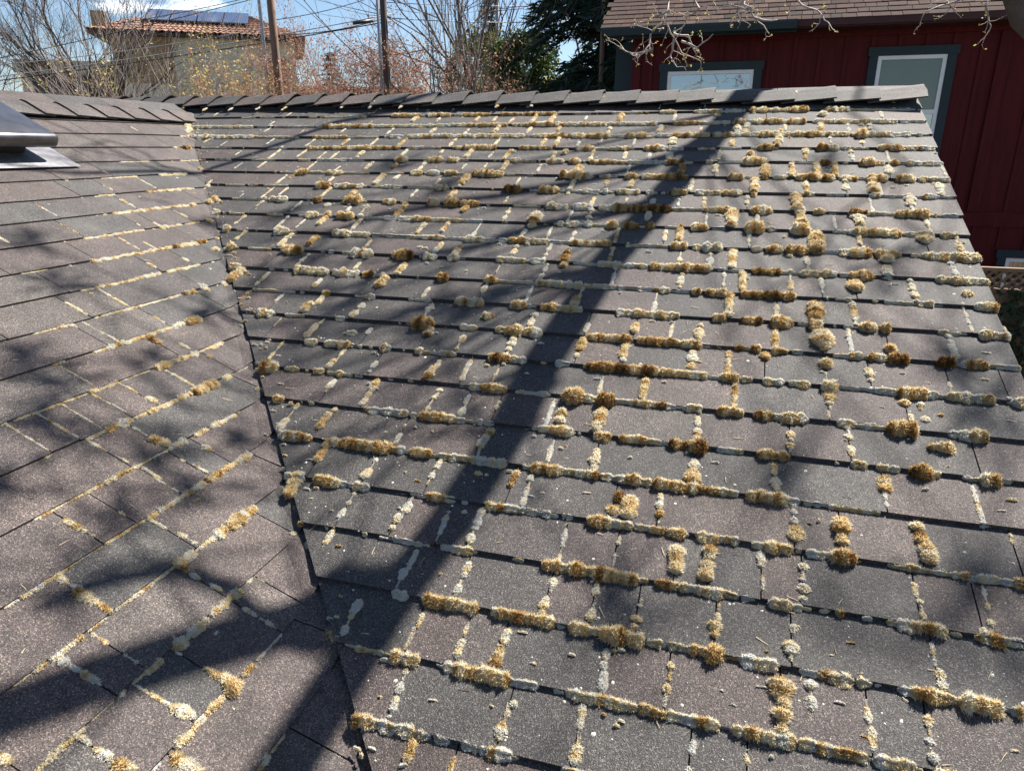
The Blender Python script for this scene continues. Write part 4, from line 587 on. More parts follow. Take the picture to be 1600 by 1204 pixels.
for i in range(230):                          # and along the butts
    k = min(24, int(abs(rng.gauss(0, 9)))); s = S0R + k * EXP + 0.004; u = rng.uniform(ucut(s) + 0.03, RAKE - 0.1); l = rng.uniform(0.03, 0.14)
    V, q, tri, T = moss_geo('R', rng.choice('wwcc'), u, s, u + l, s, rng.uniform(0.006, 0.011), i * 2.7)
    RV.append(V); RQ.append(q + nn_); RT.append(tri + nn_); RTo.append(T); nn_ += len(V)
# small tufts that nobody could count, dotted along butts and joints
for i in range(1100):
    pl = 'R' if rng.random() < 0.8 else 'L'
    if pl == 'R':
        s = S0R + rng.randint(0, 25) * EXP + 0.003; u = rng.uniform(ucut(s) + 0.02, RAKE)
    else:
        s = S0L + rng.randint(3, 22) * EXP + 0.003; u = yval(s) - abs(rng.gauss(0, 0.55)) + 0.05
    if rng.random() < 0.14: pl = 'R'; s = rng.uniform(0.3, 3.9); u = ucut(s) + rng.gauss(0.005, 0.02)
    if rng.random() < 0.35: s -= rng.uniform(0.01, 0.12)
    w = rng.uniform(0.004, 0.010)
    V, q, tri, T = moss_geo(pl, rng.choice('wwccg'), u, s, u + rng.uniform(0.002, 0.02), s + rng.uniform(-0.003, 0.003), w, i * 2.1)
    RV.append(V); RQ.append(q + nn_); RT.append(tri + nn_); RTo.append(T); nn_ += len(V)
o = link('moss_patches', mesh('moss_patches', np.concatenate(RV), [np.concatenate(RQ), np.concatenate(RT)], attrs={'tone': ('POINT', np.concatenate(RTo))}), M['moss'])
tag(o, 'small pale tufts of moss scattered along the shingle joints', 'moss', kind='stuff')
# lichen flecks and dry needles lying on the shingles
fl = MB(); nd = MB()
for i in range(1900):
    s = rng.uniform(0.3, 4.2); u = rng.uniform(ucut(s) + 0.01, RAKE - 0.01)
    fr = (s - S0R) / EXP; fr -= math.floor(fr)
    r = min(0.005, 0.0009 + rng.expovariate(1 / 0.0009)); k = rng.randint(5, 7)
    V = [PR(u, s, surf(fr) + 0.0022)] + [PR(u + r * rng.uniform(.6, 1.2) * math.cos(a * 2 * math.pi / k), s + r * rng.uniform(.6, 1.2) * math.sin(a * 2 * math.pi / k), surf(fr) + 0.0006) for a in range(k)]
    fl.add(V, (), [(0, 1 + a, 1 + (a + 1) % k) for a in range(k)])
for i in range(220):
    if rng.random() < 0.8:
        s = rng.uniform(0.4, 4.0); u = rng.uniform(ucut(s) + 0.03, RAKE - 0.02); P, sb0 = PR, S0R
    else:
        s = rng.uniform(-2.6, -0.4); u = rng.uniform(yval(s) - 1.2, yval(s)); P, sb0 = PL, S0L
    a = rng.uniform(0, 6.28); l = rng.uniform(0.008, 0.03)
    pts = []
    for t in (0, 0.5, 1):
        uu, ss = u + l * t * math.cos(a) + 0.003 * t * t, s + l * t * math.sin(a); fr = (ss - sb0) / EXP; fr -= math.floor(fr)
        pts.append(P(uu, ss, surf(fr) + 0.0028))
    nd.tube(pts, [0.0008, 0.0007, 0.0003], 3, False)
tag(fl.build('lichen_flecks', M['lichen']), 'tiny pale lichen flecks dotted over the dark shingles', 'lichen', kind='stuff')
tag(nd.build('dry_needles', M['straw']), 'dry needles and straw bits lying on the shingles', 'debris', kind='stuff')

# ------------------------------------------------------------------ ground
g = MB(); g.add([(-600, -600, GROUND), (600, -600, GROUND), (600, 900, GROUND), (-600, 900, GROUND)], [(0, 1, 2, 3)])
tag(g.build('ground', M['ground']), kind='structure')

# ------------------------------------------------------------------ red neighbour house
WY = 6.5
red = empty('red_house', (2.0, WY, GROUND), 'dark red board and batten house with teal trim behind the roof', 'house')
XL = at(990, 100, WY)[0]; ZE = at(1100, 42, WY - 0.4)[2]; XR = 9.0
b = MB(); b.box((XL, WY, GROUND), (XR, WY + 7, ZE + 0.1)); wall = b.build('wall', M['red'], red)
w1 = dict(l=at(1352, 130, WY)[0], r=at(1492, 100, WY)[0], t=at(1420, 73, WY)[2])
w1['b'] = w1['t'] - 1.75
w2 = dict(l=at(1031, 130, WY)[0], r=at(1190, 115, WY)[0], t=at(1110, 98, WY)[2]); w2['b'] = w2['t'] - 0.95
w3 = dict(l=at(1556, 405, WY)[0], r=at(1556, 405, WY)[0] + 1.2, t=at(1580, 390, WY)[2]); w3['b'] = w3['t'] - 1.0
BAND = at(1560, 343, WY)[2]
x = XL + 0.22
def hits(x0, x1, z0, z1):
    return [w for w in (w1, w2, w3) if x1 > w['l'] and x0 < w['r'] and z1 > w['b'] and z0 < w['t']]
while x < XR:
    segs = [(BAND + 0.09, ZE - 0.13), (GROUND + 0.2, BAND - 0.09)]
    for z0, z1 in segs:
        cuts = sorted(((w['b'], w['t']) for w in hits(x, x + 0.045, z0, z1)))
        z = z0
        for cb, ct in cuts + [(z1, z1)]:
            if cb - z > 0.05:
                m_ = MB(); m_.box((x, WY - 0.02, z), (x + 0.045, WY + 0.01, cb)); m_.build('batten', M['red'], wall)
            z = max(z, ct)
    x += 0.305
for nm, lo, hi in (('band_board', (XL, WY - 0.028, BAND - 0.09), (XR, WY + 0.01, BAND + 0.09)), ('frieze_board', (XL, WY - 0.03, ZE - 0.13), (XR, WY + 0.01, ZE + 0.06)),
                   ('corner_board', (XL - 0.02, WY - 0.035, GROUND), (XL + 0.10, WY + 0.02, ZE - 0.135))):
    m_ = MB(); m_.box(lo, hi); m_.build(nm, M['red'], red)
xt = at(1535, 200, WY)[0]
m_ = MB(); m_.box((xt, WY - 0.045, BAND + 0.095), (xt + 0.13, WY + 0.01, ZE - 0.135)); m_.build('trim_board', M['red'], red)
def window(w, rail, gl_top, gl_bot, trim=0.10):
    f = MB(); l, r, t, bt = w['l'], w['r'], w['t'], w['b']
    f.box((l - .02, WY - .05, t - trim), (r + .02, WY + .01, t)); f.box((l, WY - .046, bt), (l + trim, WY + .01, t - trim)); f.box((r - trim, WY - .046, bt), (r, WY + .01, t - trim)); f.box((l - .03, WY - .07, bt - .02), (r + .03, WY + .01, bt + .06))
    tr = f.build('window', M['teal'], red)
    il, ir, it, ib = l + trim + .002, r - trim - .002, t - trim - .002, bt + .062
    fr = MB(); e = .045
    fr.box((il, WY - .035, it - e), (ir, WY + .008, it)); fr.box((il, WY - .035, ib), (il + e, WY + .008, it - e)); fr.box((ir - e, WY - .035, ib), (ir, WY + .008, it - e)); fr.box((il + e, WY - .033, ib), (ir - e, WY + .008, ib + e))
    if rail: fr.box((il + e, WY - .038, rail - .025), (ir - e, WY + .008, rail + .025))
    fr.build('window_frame', M['white'], tr)
    for z0, z1, gm in (((rail, it - e, gl_top), (ib + e, rail, gl_bot)) if rail else ((ib + e, it - e, gl_top),)):
        gp = MB(); gp.box((il + e - .005, WY - .012, z0), (ir - e + .005, WY - .004, z1)); gp.build('pane', gm, tr)
window(w1, at(1450, 175, WY)[2], M['glass_blind'], M['glass_sky'])
window(w2, None, M['glass_sky'], None)
window(w3, None, M['glass_sky'], None)
# roof with its shingles
EY = WY - 0.42; RP = math.radians(33); ux, uz = math.cos(RP), math.sin(RP); XE = at(945, 40, EY)[0]; ZG = at(1100, 38, EY)[2]
rb = MB(); rb.add([(XE, EY, ZG), (XR, EY, ZG), (XR, EY + 4.6 * ux, ZG + 4.6 * uz), (XE, EY + 4.6 * ux, ZG + 4.6 * uz), (XE, EY, ZG - .06), (XR, EY, ZG - .06), (XR, EY + 4.6 * ux, ZG + 4.6 * uz - .06), (XE, EY + 4.6 * ux, ZG + 4.6 * uz - .06)],
                  [(0, 1, 2, 3), (7, 6, 5, 4), (0, 4, 5, 1), (1, 5, 6, 2), (2, 6, 7, 3), (3, 7, 4, 0)])
rroof = rb.build('roof', M['shingle_bed'], red)
variants = []
for wd in (0.12, 0.16, 0.2, 0.26):
    m_ = MB(); t_ = 0.009
    V = [(0, 0, .004), (wd, 0, .004), (wd, 0, .004 + t_), (0, 0, .004 + t_), (0, .15 * ux, .15 * uz + .002), (wd, .15 * ux, .15 * uz + .002)]
    m_.add(V, [(0, 1, 2, 3), (3, 2, 5, 4)], [(0, 3, 4), (1, 5, 2)]); me = m_.data('shingle'); me.materials.append(M['old_shingle']); variants.append((wd, me))
XS1 = at(1640, 20, EY)[0]
for k in range(12):
    x = XE - rng.uniform(0, .1)
    sdist = -0.02 + k * 0.125
    if k > 5:
        continue
    while x < XS1:
        wd, me = rng.choice(variants)
        o = link('shingle', me, None, rroof); o.location = (x, EY + sdist * ux, ZG + sdist * uz + rng.uniform(0, .004)); x += wd + .006
st = MB()
for k in range(5, 37):
    x = XE; sdist = -0.02 + k * 0.125
    while x < XR:
        wd, me = rng.choice(variants); V = np.array([v.co for v in me.vertices]) + (x, EY + sdist * ux, ZG + sdist * uz)
        st.add(V, [(0, 1, 2, 3), (3, 2, 5, 4)], [(0, 3, 4), (1, 5, 2)]); x += wd + .006
    if k == 5: st = MB()
tag(st.build('shingle_courses', M['old_shingle'], rroof), kind='stuff')
m_ = MB(); m_.box((XE, EY + .03, ZG - .09), (XR, WY, ZG - .063)); m_.build('soffit', M['soffit'], red)
XG = at(1246, 35, EY)[0]
m_ = MB()
pr = [(0, 0), (0, -.10), (-.05, -.115), (-.10, -.10), (-.118, -.03), (-.118, 0), (-.108, 0), (-.108, -.03), (-.092, -.09), (-.05, -.103), (-.012, -.09), (-.012, 0)]
def extr(mb, pr, x0, x1, y, z):
    n = len(pr); V = [(x0, y + a, z + c) for a, c in pr] + [(x1, y + a, z + c) for a, c in pr]
    mb.add(V, [(i, (i + 1) % n, n + (i + 1) % n, n + i) for i in range(n)])
    mb.add([(x0 - .001, y + a, z + c) for a, c in pr[:6]] + [(x1 + .001, y + a, z + c) for a, c in pr[:6]], (), [(0, i + 1, i) for i in range(1, 5)] + [(6, 6 + i, 7 + i) for i in range(1, 5)])
extr(m_, pr, XE - .02, XG, EY, ZG - .004); m_.build('gutter', M['teal'], red)
m_ = MB(); extr(m_, pr, at(1546, 0, EY)[0], XR, EY - .02, ZG + .30); m_.build('gutter', M['teal'], red)
m_ = MB(); m_.box((XG + .01, EY - .012, ZG - .075), (XR, EY + .02, ZG - .002)); m_.build('fascia', M['soffit'], red)
m_ = MB(); m_.box((XE + .01, EY + .004, ZG - .13), (XG, EY + .025, ZG - .002)); m_.build('fascia', M['teal'], red)
# downpipe bracket block under the eave corner
m_ = MB(); m_.box((XL - .30, WY + .3, ZG - 1.0), (XL - .02, WY + .35, ZG - .1)); m_.build('eave_return', M['teal'], red)

# ------------------------------------------------------------------ lattice-topped fence beside the red house
FY = 3.6
fz = at(1570, 418, FY)[2]; fx0 = at(1330, 430, FY)[0]
fence = empty('lattice_fence', (fx0, FY, GROUND), 'brown plank fence with lattice top beside the red house', 'fence')
fx1 = fx0 + 5.0; lh = 0.20
for z in (fz, fz - lh):
    m_ = MB(); m_.box((fx0, FY - .03, z - .035), (fx1, FY + .03, z)); m_.build('rail', M['lattice'], fence)
for xx in (fx0, fx0 + 2.5, fx1):
    m_ = MB(); m_.box((xx - .045, FY - .046, GROUND), (xx + .045, FY + .046, fz + .05)); m_.build('post', M['fence'], fence)
x = fx0 + .05
hh = lh - .035
while x < fx1 - hh - .05:
    for sgn, yy in ((1, -.008), (-1, .008)):
        a0, a1 = (x, x + hh) if sgn > 0 else (x + hh, x)
        m_ = MB(); w_ = .017; z0, z1 = fz - lh, fz - .035
        m_.add([(a0 - w_, FY + yy - .004, z0), (a0 + w_, FY + yy - .004, z0), (a1 + w_, FY + yy - .004, z1), (a1 - w_, FY + yy - .004, z1), (a0 - w_, FY + yy + .004, z0), (a0 + w_, FY + yy + .004, z0), (a1 + w_, FY + yy + .004, z1), (a1 - w_, FY + yy + .004, z1)],
               [(0, 1, 2, 3), (7, 6, 5, 4), (0, 4, 5, 1), (1, 5, 6, 2), (2, 6, 7, 3), (3, 7, 4, 0)])
        m_.build('slat', M['lattice'], fence)
    x += .085
x = fx0 + .05
while x < fx1 - .1:
    m_ = MB(); m_.box((x, FY - .012, GROUND), (x + .135, FY + .012, fz - lh - .04 + rng.uniform(-.004, 0))); m_.build('plank', M['fence'], fence); x += .142
ivy = MB()
for i in range(1600):
    px, py = rng.gauss(1588, 18), rng.uniform(455, 1080)
    p = at(px, py, FY - rng.uniform(.03, .14)); a, c = rng.uniform(0, 6.28), rng.uniform(-.6, .6); r = rng.uniform(.018, .04)
    e1 = np.array([math.cos(a), math.sin(c) * .6, math.sin(a)]) * r; e2 = np.array([-math.sin(a), math.cos(c) * .5, math.cos(a)]) * r
    ivy.add([p - e1, p + e2 * .6, p + e1, p - e2 * .6], [(0, 1, 2, 3)])
tag(ivy.build('ivy', M['ivy']), 'dark ivy climbing the plank fence below its lattice', 'ivy')

# ------------------------------------------------------------------ beige house with tiled roof
HB = view(315, 110, 30.0); vd = HB - CAM; vd[2] = 0; vd /= np.linalg.norm(vd)
ang = math.radians(-6)
ca, sa = math.cos(ang), math.sin(ang); vd = np.array([vd[0] * ca - vd[1] * sa, vd[0] * sa + vd[1] * ca, 0])
hx = np.array([vd[1], -vd[0], 0.0]); hz = np.array([0, 0, 1.0])
HB[2] = 0
HM = (np.stack([hx, vd, hz], 1), HB)
def hpt(x, y, z): return HM[0] @ np.array([x, y, z]) + HM[1]
beige = empty('beige_house', (HB[0], HB[1], GROUND), 'beige sided house with terracotta tile roof and solar panels', 'house')
zt = view(315, 58, 30.0)[2]; zr = view(315, 27, 33.0)[2]
m_ = MB(); m_.box((-3.3, 0.02, GROUND), (3.9, 6.0, zt), HM); m_.build('wall', M['beige'], beige)
z = GROUND + .5; side = None
while z < zt - .12:
    m_ = MB(); V = [(-1.0, 0.019, z), (3.9, 0.019, z), (3.9, -.022, z), (-1.0, -.022, z), (-1.0, 0.019, z + .155), (3.9, 0.019, z + .155), (3.9, -.004, z + .155), (-1.0, -.004, z + .155)]
    m_.add([hpt(*v) for v in V], [(0, 3, 2, 1), (3, 7, 6, 2), (7, 4, 5, 6), (1, 2, 6, 5), (0, 4, 7, 3)]); m_.build('siding_board', M['beige'], beige); z += .158
m_ = MB(); m_.box((-3.2, -.01, zt - 1.9), (-1.05, .015, zt - .1), HM); pw = m_.build('porch_recess', M['tan'], beige)
m_ = MB(); m_.box((-2.6, -.03, zt - 1.5), (-1.7, -.012, zt - .5), HM); m_.build('shutter', M['tan'], pw)
m_ = MB(); m_.box((-3.32, -.06, zt - 4), (-3.16, .02, zt), HM); m_.build('corner_post', M['tan'], beige)
m_ = MB(); m_.box((2.6, -.04, zt - 2.2), (3.5, .0, zt - .8), HM); m_.build('window', M['dark'], beige)
# hipped tile roof: corrugated sheets, panes of solar glass
tm = MB()
def hip(p, q, r, s_, nu=60, nv=8):
    """eave p-q, ridge s_-r; rolls run up the slope"""
    V = []
    nrm = np.cross(q - p, s_ - p); nrm /= np.linalg.norm(nrm); nrm = nrm if nrm[2] > 0 else -nrm
    for j in range(nv + 1):
        for i in range(nu + 1):
            a, b = i / nu, j / nv; e0 = p + (q - p) * a; e1 = s_ + (r - s_) * a; V.append(e0 + (e1 - e0) * b + nrm * (.035 * math.sin(a * nu * math.pi / 1.0 * .999) ** 2 + .02 * (1 - (b * nv) % 1 if j else 1)))
    tm.add(V, [(j * (nu + 1) + i, j * (nu + 1) + i + 1, (j + 1) * (nu + 1) + i + 1, (j + 1) * (nu + 1) + i) for j in range(nv) for i in range(nu)])
def hip2(p, q, r, s_, nu, nv=10):
    nrm = np.cross(q - p, s_ - p); nrm /= np.linalg.norm(nrm); nrm = nrm if nrm[2] > 0 else -nrm
    k = 4; V = []; n1 = nu * k + 1
    for j in range(nv):
        for up in (0, 1):
            b = (j + up) / nv
            for i in range(n1):
                a = i / (nu * k); e0 = p + (q - p) * a; e1 = s_ + (r - s_) * a
                V.append(e0 + (e1 - e0) * b + nrm * (.05 * math.sin(i / k * math.pi) ** 2 + (.04 if up == 0 else 0)))
    tm.add(V, [(r0 * n1 + i, r0 * n1 + i + 1, (r0 + 1) * n1 + i + 1, (r0 + 1) * n1 + i) for r0 in range(nv * 2 - 1) for i in range(n1 - 1)])
ex0, ex1, ey0, ey1 = -4.1, 4.35, -.55, 6.5
e = [hpt(ex0, ey0, zt), hpt(ex1, ey0, zt), hpt(ex1, ey1, zt), hpt(ex0, ey1, zt)]; r0_, r1_ = hpt(-.9, 2.9, zr), hpt(1.6, 2.9, zr)
hip2(e[0], e[1], r1_, r0_, 34); hip2(e[1], e[2], r1_ + hx * .001, r1_, 30); hip2(e[3], e[0], r0_, r0_ - hx * .001, 30); hip2(e[2], e[3], r0_, r1_, 34)
troof = tm.build('roof', M['tile'], beige)
m_ = MB(); m_.box((ex0 + .05, ey0 + .05, zt - .12), (ex1 - .05, ey1 - .05, zt - .02), HM); m_.build('eave', M['pole_dark'], beige)
tilt = (zr - zt) / (2.9 - ey0)
for i in range(4):
    x0 = -2.1 + i * 1.05
    V = []
    for dz in (.14, .10):
        for (xx, yy) in ((x0, .55), (x0 + 1.0, .55), (x0 + 1.0, 2.2), (x0, 2.2)): V.append(hpt(xx, yy, zt + (yy - ey0) * tilt + dz + .06))
    m_ = MB(); m_.add(V, [(0, 1, 2, 3), (7, 6, 5, 4), (0, 4, 5, 1), (1, 5, 6, 2), (2, 6, 7, 3), (3, 7, 4, 0)]); m_.build('solar_panel', M['solar'], beige)
m_ = MB(); m_.box((-3.9, -.1, zt + .1), (-3.4, .35, zt + .75), HM); m_.build('chimney', M['tan'], troof)
# low garage wing
zg = view(130, 100, 30)[2]
m_ = MB(); m_.box((-7.0, .6, GROUND), (-3.35, 5.0, zg - .02), HM); gwing = m_.build('garage', M['cream'], beige)
m_ = MB(); m_.box((-7.15, .35, zg - .48), (-3.36, 5.1, zg), HM); m_.build('roof_fascia', M['cream'], gwing)
m_ = MB(); m_.box((-6.6, .55, zg - 2.6), (-3.6, .61, zg - .55), HM); m_.build('garage_opening', M['dark'], gwing)

# dark low house roofs seen between the shrubs
def small_house(px, py, d, w, label, wallm, roofm):
    c = view(px, py, d); dv = c - CAM; dv[2] = 0; dv /= np.linalg.norm(dv); ax = np.array([dv[1], -dv[0], 0]); h = empty('distant_house', (c[0], c[1], GROUND), label, 'house')
    MM = (np.stack([ax, dv, hz], 1), np.array([c[0], c[1], 0.0])); zt_ = c[2] - 1.2
    q = MB(); q.box((-w / 2, 0, GROUND), (w / 2, 6, zt_), MM); q.build('wall', wallm, h)
    q = MB(); V = [(-w / 2 - .4, -.5, zt_), (w / 2 + .4, -.5, zt_), (w / 2 + .4, 6.5, zt_), (-w / 2 - .4, 6.5, zt_), (-w / 2 - .4, 3, c[2]), (w / 2 + .4, 3, c[2])]
    q.add([MM[0] @ np.array(v) + MM[1] for v in V], [(0, 1, 5, 4), (2, 3, 4, 5), (3, 2, 1, 0)], [(0, 4, 3), (1, 2, 5)]); q.build('roof', roofm, h)
    for i in range(2):
        q = MB(); x0 = -w * .35 + i * w * .45; q.box((x0, -.03, zt_ - 1.3), (x0 + 1.1, .0, zt_ - .35), MM); q.build('window', M['dark'], h)
small_house(520, 128, 40, 9.0, 'low far house with a dark roof behind the red budding shrubs', M['tan'], M['shingle_bed'])

# ------------------------------------------------------------------ poles, wires and sign
def pole(px0, d, r, mat, label, name='utility_pole', top=9.5, extra=None):
    p = view(px0, 150, d); o = empty(name, (p[0], p[1], GROUND), label, 'pole')
    q = MB(); q.tube([(p[0], p[1], GROUND), (p[0], p[1], 0), (p[0], p[1], top)], [r * 1.12, r, r * .8], 12); q.build('shaft', mat, o, True)
    q = MB(); q.box((p[0] - 1.1, p[1] - .06, top - .7), (p[0] + 1.1, p[1] + .06, top - .58)); q.build('crossarm', mat, o)
    if extra:
        q = MB(); c = p + RGT * extra; q.tube([(c[0], c[1], GROUND), (c[0], c[1], top * .7)], .045, 8); q.build('conduit', M['steel'], o, True)
    return p
pA = pole(437, 20.5, .115, M['pole_wood'], 'thick brown wooden utility pole beside the beige house', top=11)
pB = pole(606, 22, .11, M['pole_dark'], 'dark utility pole with grey conduit among budding shrubs', extra=-.17, top=11)
pC = pole(778, 36, .10, M['steel'], 'slim grey pole in front of the tall spruce', top=13)
pD = pole(938, 17, .062, M['pole_wood'], 'slender brown pole in front of the dark cedar', top=4.4)
p = view(420, 150, 21.5); o = empty('steel_mast', (p[0], p[1], GROUND), 'thin grey steel mast beside the thick wooden pole', 'pole')
q = MB(); q.tube([(p[0], p[1], GROUND), (p[0], p[1], 11)], .055, 8); q.build('shaft', M['steel'], o, True)
q = MB(); q.tube([(p[0], p[1], 10.9), (p[0] + .9, p[1], 11.2)], .04, 6); q.build('arm', M['steel'], o, True)
def wire(a, da, b_, db, r, sagm, label, mat='wire'):
    A, B = view(*a, da), view(*b_, db); n = 14
    pts = [A + (B - A) * t - np.array([0, 0, 4 * sagm * t * (1 - t)]) for t in np.linspace(0, 1, n)]
    q = MB(); q.tube(pts, r, 5); tag(q.build('power_line', M[mat], None, True), label, 'cable', 'overhead lines between the poles')
low = 'overhead cable crossing in front of the beige house'
wire((-300, 160), 19, (612, 33), 22, .016, .15, low); wire((-300, 152), 19, (612, 22), 22, .014, .2, low, 'grey_wire'); wire((-300, 118), 18, (435, 40), 20.5, .011, .25, low, 'grey_wire')
hi_ = 'thin overhead line against the open sky'
wire((-200, 130), 19, (422, -8), 20.5, .011, .1, hi_); wire((180, 38), 19, (422, -12), 20.5, .010, .05, hi_); wire((425, 32), 20.5, (602, -12), 22, .011, .1, hi_); wire((428, 55), 20.5, (604, 28), 22, .014, .12, hi_)
wire((604, 28), 22, (980, 24), 30, .014, .2, hi_); wire((604, 4), 22, (1000, -4), 30, .011, .2, hi_); wire((604, 60), 22, (776, 78), 36, .010, .3, hi_); wire((604, 12), 22, (776, 8), 36, .010, .3, hi_)
A, B = view(552, 37, 21.4), view(582, 32, 21.7); q = MB(); q.tube([A, (A + B) / 2, B], [.04, .055, .04], 8); tag(q.build('cable_splice', M['wire'], None, True), 'thick black splice case hanging on the cable by the dark pole', 'splice')
p = view(972, 136, 15); o = empty('street_sign', (p[0], p[1], GROUND), 'small green street sign beside the red house corner', 'sign')
q = MB(); q.box((-.17, -.012, -.055), (.17, .012, .055), (np.stack([RGT, np.cross([0, 0, 1], RGT), [0, 0, 1]], 1), p)); q.build('blade', M['sign'], o)
q = MB(); q.tube([(p[0], p[1] + .04, GROUND), (p[0], p[1] + .04, p[2] + .12)], .03, 8); q.build('post', M['steel'], o, True)

# ------------------------------------------------------------------ trees
def grow(mb, p, d, L, r, lvl, rg, P, tips):
    """a limb that bends, thins and forks; tips collects twig ends"""
    n = 5 if lvl < 2 else 4 if lvl < 3 else 3
    pts = [np.array(p, float)]; dd = np.array(d, float); dd /= np.linalg.norm(dd); dirs = [dd]
    for i in range(n):
        dd = dd + np.array([rg.gauss(0, P['bend']), rg.gauss(0, P['bend']), rg.gauss(0, P['bend']) + P['up']]); dd /= np.linalg.norm(dd)
        pts.append(pts[-1] + dd * L / n); dirs.append(dd)
    rad = np.linspace(r, r * P['taper'], n + 1)
    mb.tube(pts, rad, 7 if r > .04 else 4 if r > .012 else 3, False)
    if lvl >= P['levels']:
        tips.append((pts[-1], dd)); tips.append((pts[-2], dd)); return
    k = P['kids'][min(lvl, len(P['kids']) - 1)]
    for c in range(k):
        t = rg.uniform(P['start'] if lvl == 0 else .25, 1.0) if c else 1.0
        f = t * n; i = min(int(f), n - 1); q0 = pts[i] + (pts[i + 1] - pts[i]) * (f - i); base = dirs[i + 1]
        ax = np.array([rg.gauss(0, 1), rg.gauss(0, 1), rg.gauss(0, 1)]); ax -= base * (ax @ base); ax /= np.linalg.norm(ax) + 1e-9
        a = rg.uniform(*P['angle']) * (0.5 if c == 0 else 1)
        nd_ = base * math.cos(a) + ax * math.sin(a)
        rr = np.interp(f, range(n + 1), rad) * rg.uniform(.55, .8)
        grow(mb, q0, nd_, L * rg.uniform(*P['len']), max(rr, P['rmin']), lvl + 1, rg, P, tips)
DEF = dict(bend=.10, up=.05, taper=.55, levels=5, kids=[5, 4, 4, 3, 3], start=.35, angle=(.35, .9), len=(.55, .8), rmin=.004)
def leaves(tips, n, size, spread, rg):
    mb = MB()
    for p_, d_ in tips:
        for i in range(n):
            c = np.array(p_) + np.array([rg.gauss(0, spread), rg.gauss(0, spread), rg.gauss(0, spread)])
            a = np.array([rg.gauss(0, 1), rg.gauss(0, 1), rg.gauss(0, 1)]); a /= np.linalg.norm(a); b_ = np.cross(a, [rg.gauss(0, 1), rg.gauss(0, 1), rg.gauss(0, 1)]); b_ /= np.linalg.norm(b_) + 1e-9
            s_ = size * rg.uniform(.5, 1.3); mb.add([c - a * s_, c + b_ * s_ * .5, c + a * s_, c - b_ * s_ * .5], [(0, 1, 2, 3)])
    return mb
def bare_tree(px, d, h, r, label, bark, seed, leaf=None, leafn=1, leafs=.03, stems=1, name='bare_tree', lean=0.0, spread=.04, **kw):
    rg = random.Random(seed); P = dict(DEF); P.update(kw); p = view(px, 150, d); o = empty(name, (p[0], p[1], GROUND), label, 'tree' if name != 'shrub' else 'shrub')
    mb = MB(); tips = []
    for s_ in range(stems):
        a = s_ * 2.4 + seed; q0 = np.array([p[0] + .12 * math.cos(a) * (stems > 1), p[1] + .12 * math.sin(a) * (stems > 1), GROUND])
        dirv = np.array([math.cos(a) * .22 * (stems > 1) + lean * RGT[0], math.sin(a) * .22 * (stems > 1), 1.0])
        grow(mb, q0, dirv, h * rg.uniform(.45, .58), r * rg.uniform(.8, 1.1), 0, rg, P, tips)
    tr = mb.build('trunk', M[bark], o, True)
    if leaf: leaves(tips, leafn, leafs, spread, rg).build('crown', M[leaf], o)
    return tips
bare_tree(100, 22, 11.0, .17, 'dark bare tree with dense twigs in front of the beige garage', 'bark_dark', 3, levels=5, kids=[8, 6, 5, 4, 3], start=.5, angle=(.3, .75), len=(.5, .72))
bare_tree(0, 26, 10.0, .11, 'smaller bare tree at the open sky side of the beige garage', 'bark_dark', 14, levels=5, kids=[7, 5, 4, 4, 3], start=.45, len=(.5, .72))
bare_tree(212, 21, 7.4, .05, 'thin pale bare stems in front of the beige siding', 'bark_pale', 5, stems=4, levels=4, kids=[5, 4, 3, 2], start=.4, angle=(.25, .6))
SH = dict(name='shrub', levels=4, kids=[4, 4, 3, 3], start=.5, spread=.10, angle=(.2, .6), len=(.40, .60))
bare_tree(352, 19, 7.6, .045, 'shrub with yellow green spring leaves in front of the beige house', 'bark_red', 8, leaf='bud_green', leafn=2, leafs=.036, stems=5, **dict(SH, angle=(.15, .45)))
bare_tree(488, 23, 8.0, .05, 'red budding shrub between the two big utility poles', 'bark_red', 21, leaf='bud_red', leafn=4, leafs=.038, stems=7, **SH)
bare_tree(548, 25, 8.4, .05, 'taller rust coloured budding shrub next to the dark utility pole', 'bark_red', 23, leaf='bud_red', leafn=4, leafs=.038, stems=7, **SH)
bare_tree(572, 27, 10.8, .055, 'tall twiggy grey brown tree behind the dark utility pole', 'bark_grey', 31, stems=3, levels=4, kids=[6, 5, 4, 2], start=.5, angle=(.2, .6), len=(.42, .65))
bare_tree(650, 24, 8.2, .05, 'orange budding bush beside the dark utility pole', 'bark_red', 41, leaf='bud_red', leafn=4, leafs=.042, stems=7, **SH)
bare_tree(722, 17, 8.8, .05, 'bare grey tree fanning upward with many stems', 'bark_grey', 52, stems=5, levels=4, kids=[4, 4, 3, 2], angle=(.15, .45), up=.08, len=(.45, .68))
bare_tree(520, 21.5, 6.9, .05, 'low brick red budding thicket between the poles', 'bark_red', 25, leaf='bud_red', leafn=5, leafs=.038, stems=7, **dict(SH, angle=(.3, .8)))
bare_tree(690, 22.5, 7.2, .05, 'low orange brown thicket under the bare grey tree', 'bark_red', 27, leaf='bud_red', leafn=5, leafs=.04, stems=7, **dict(SH, angle=(.3, .8)))
bare_tree(460, 20, 6.7, .05, 'low purple brown thicket beside the thick wooden pole', 'bark_red', 29, leaf='bud_red', leafn=4, leafs=.038, stems=7, **dict(SH, angle=(.3, .8)))
bare_tree(872, 20, 6.4, .05, 'low dry brush with pale twigs below the cedar', 'bark_pale', 61, leaf='bud_green', leafn=1, leafs=.04, stems=6, **SH)
bare_tree(432, 26, 8.0, .05, 'pinkish budding bush behind the thick wooden pole', 'bark_red', 71, leaf='bud_red', leafn=1, leafs=.035, stems=5, **SH)
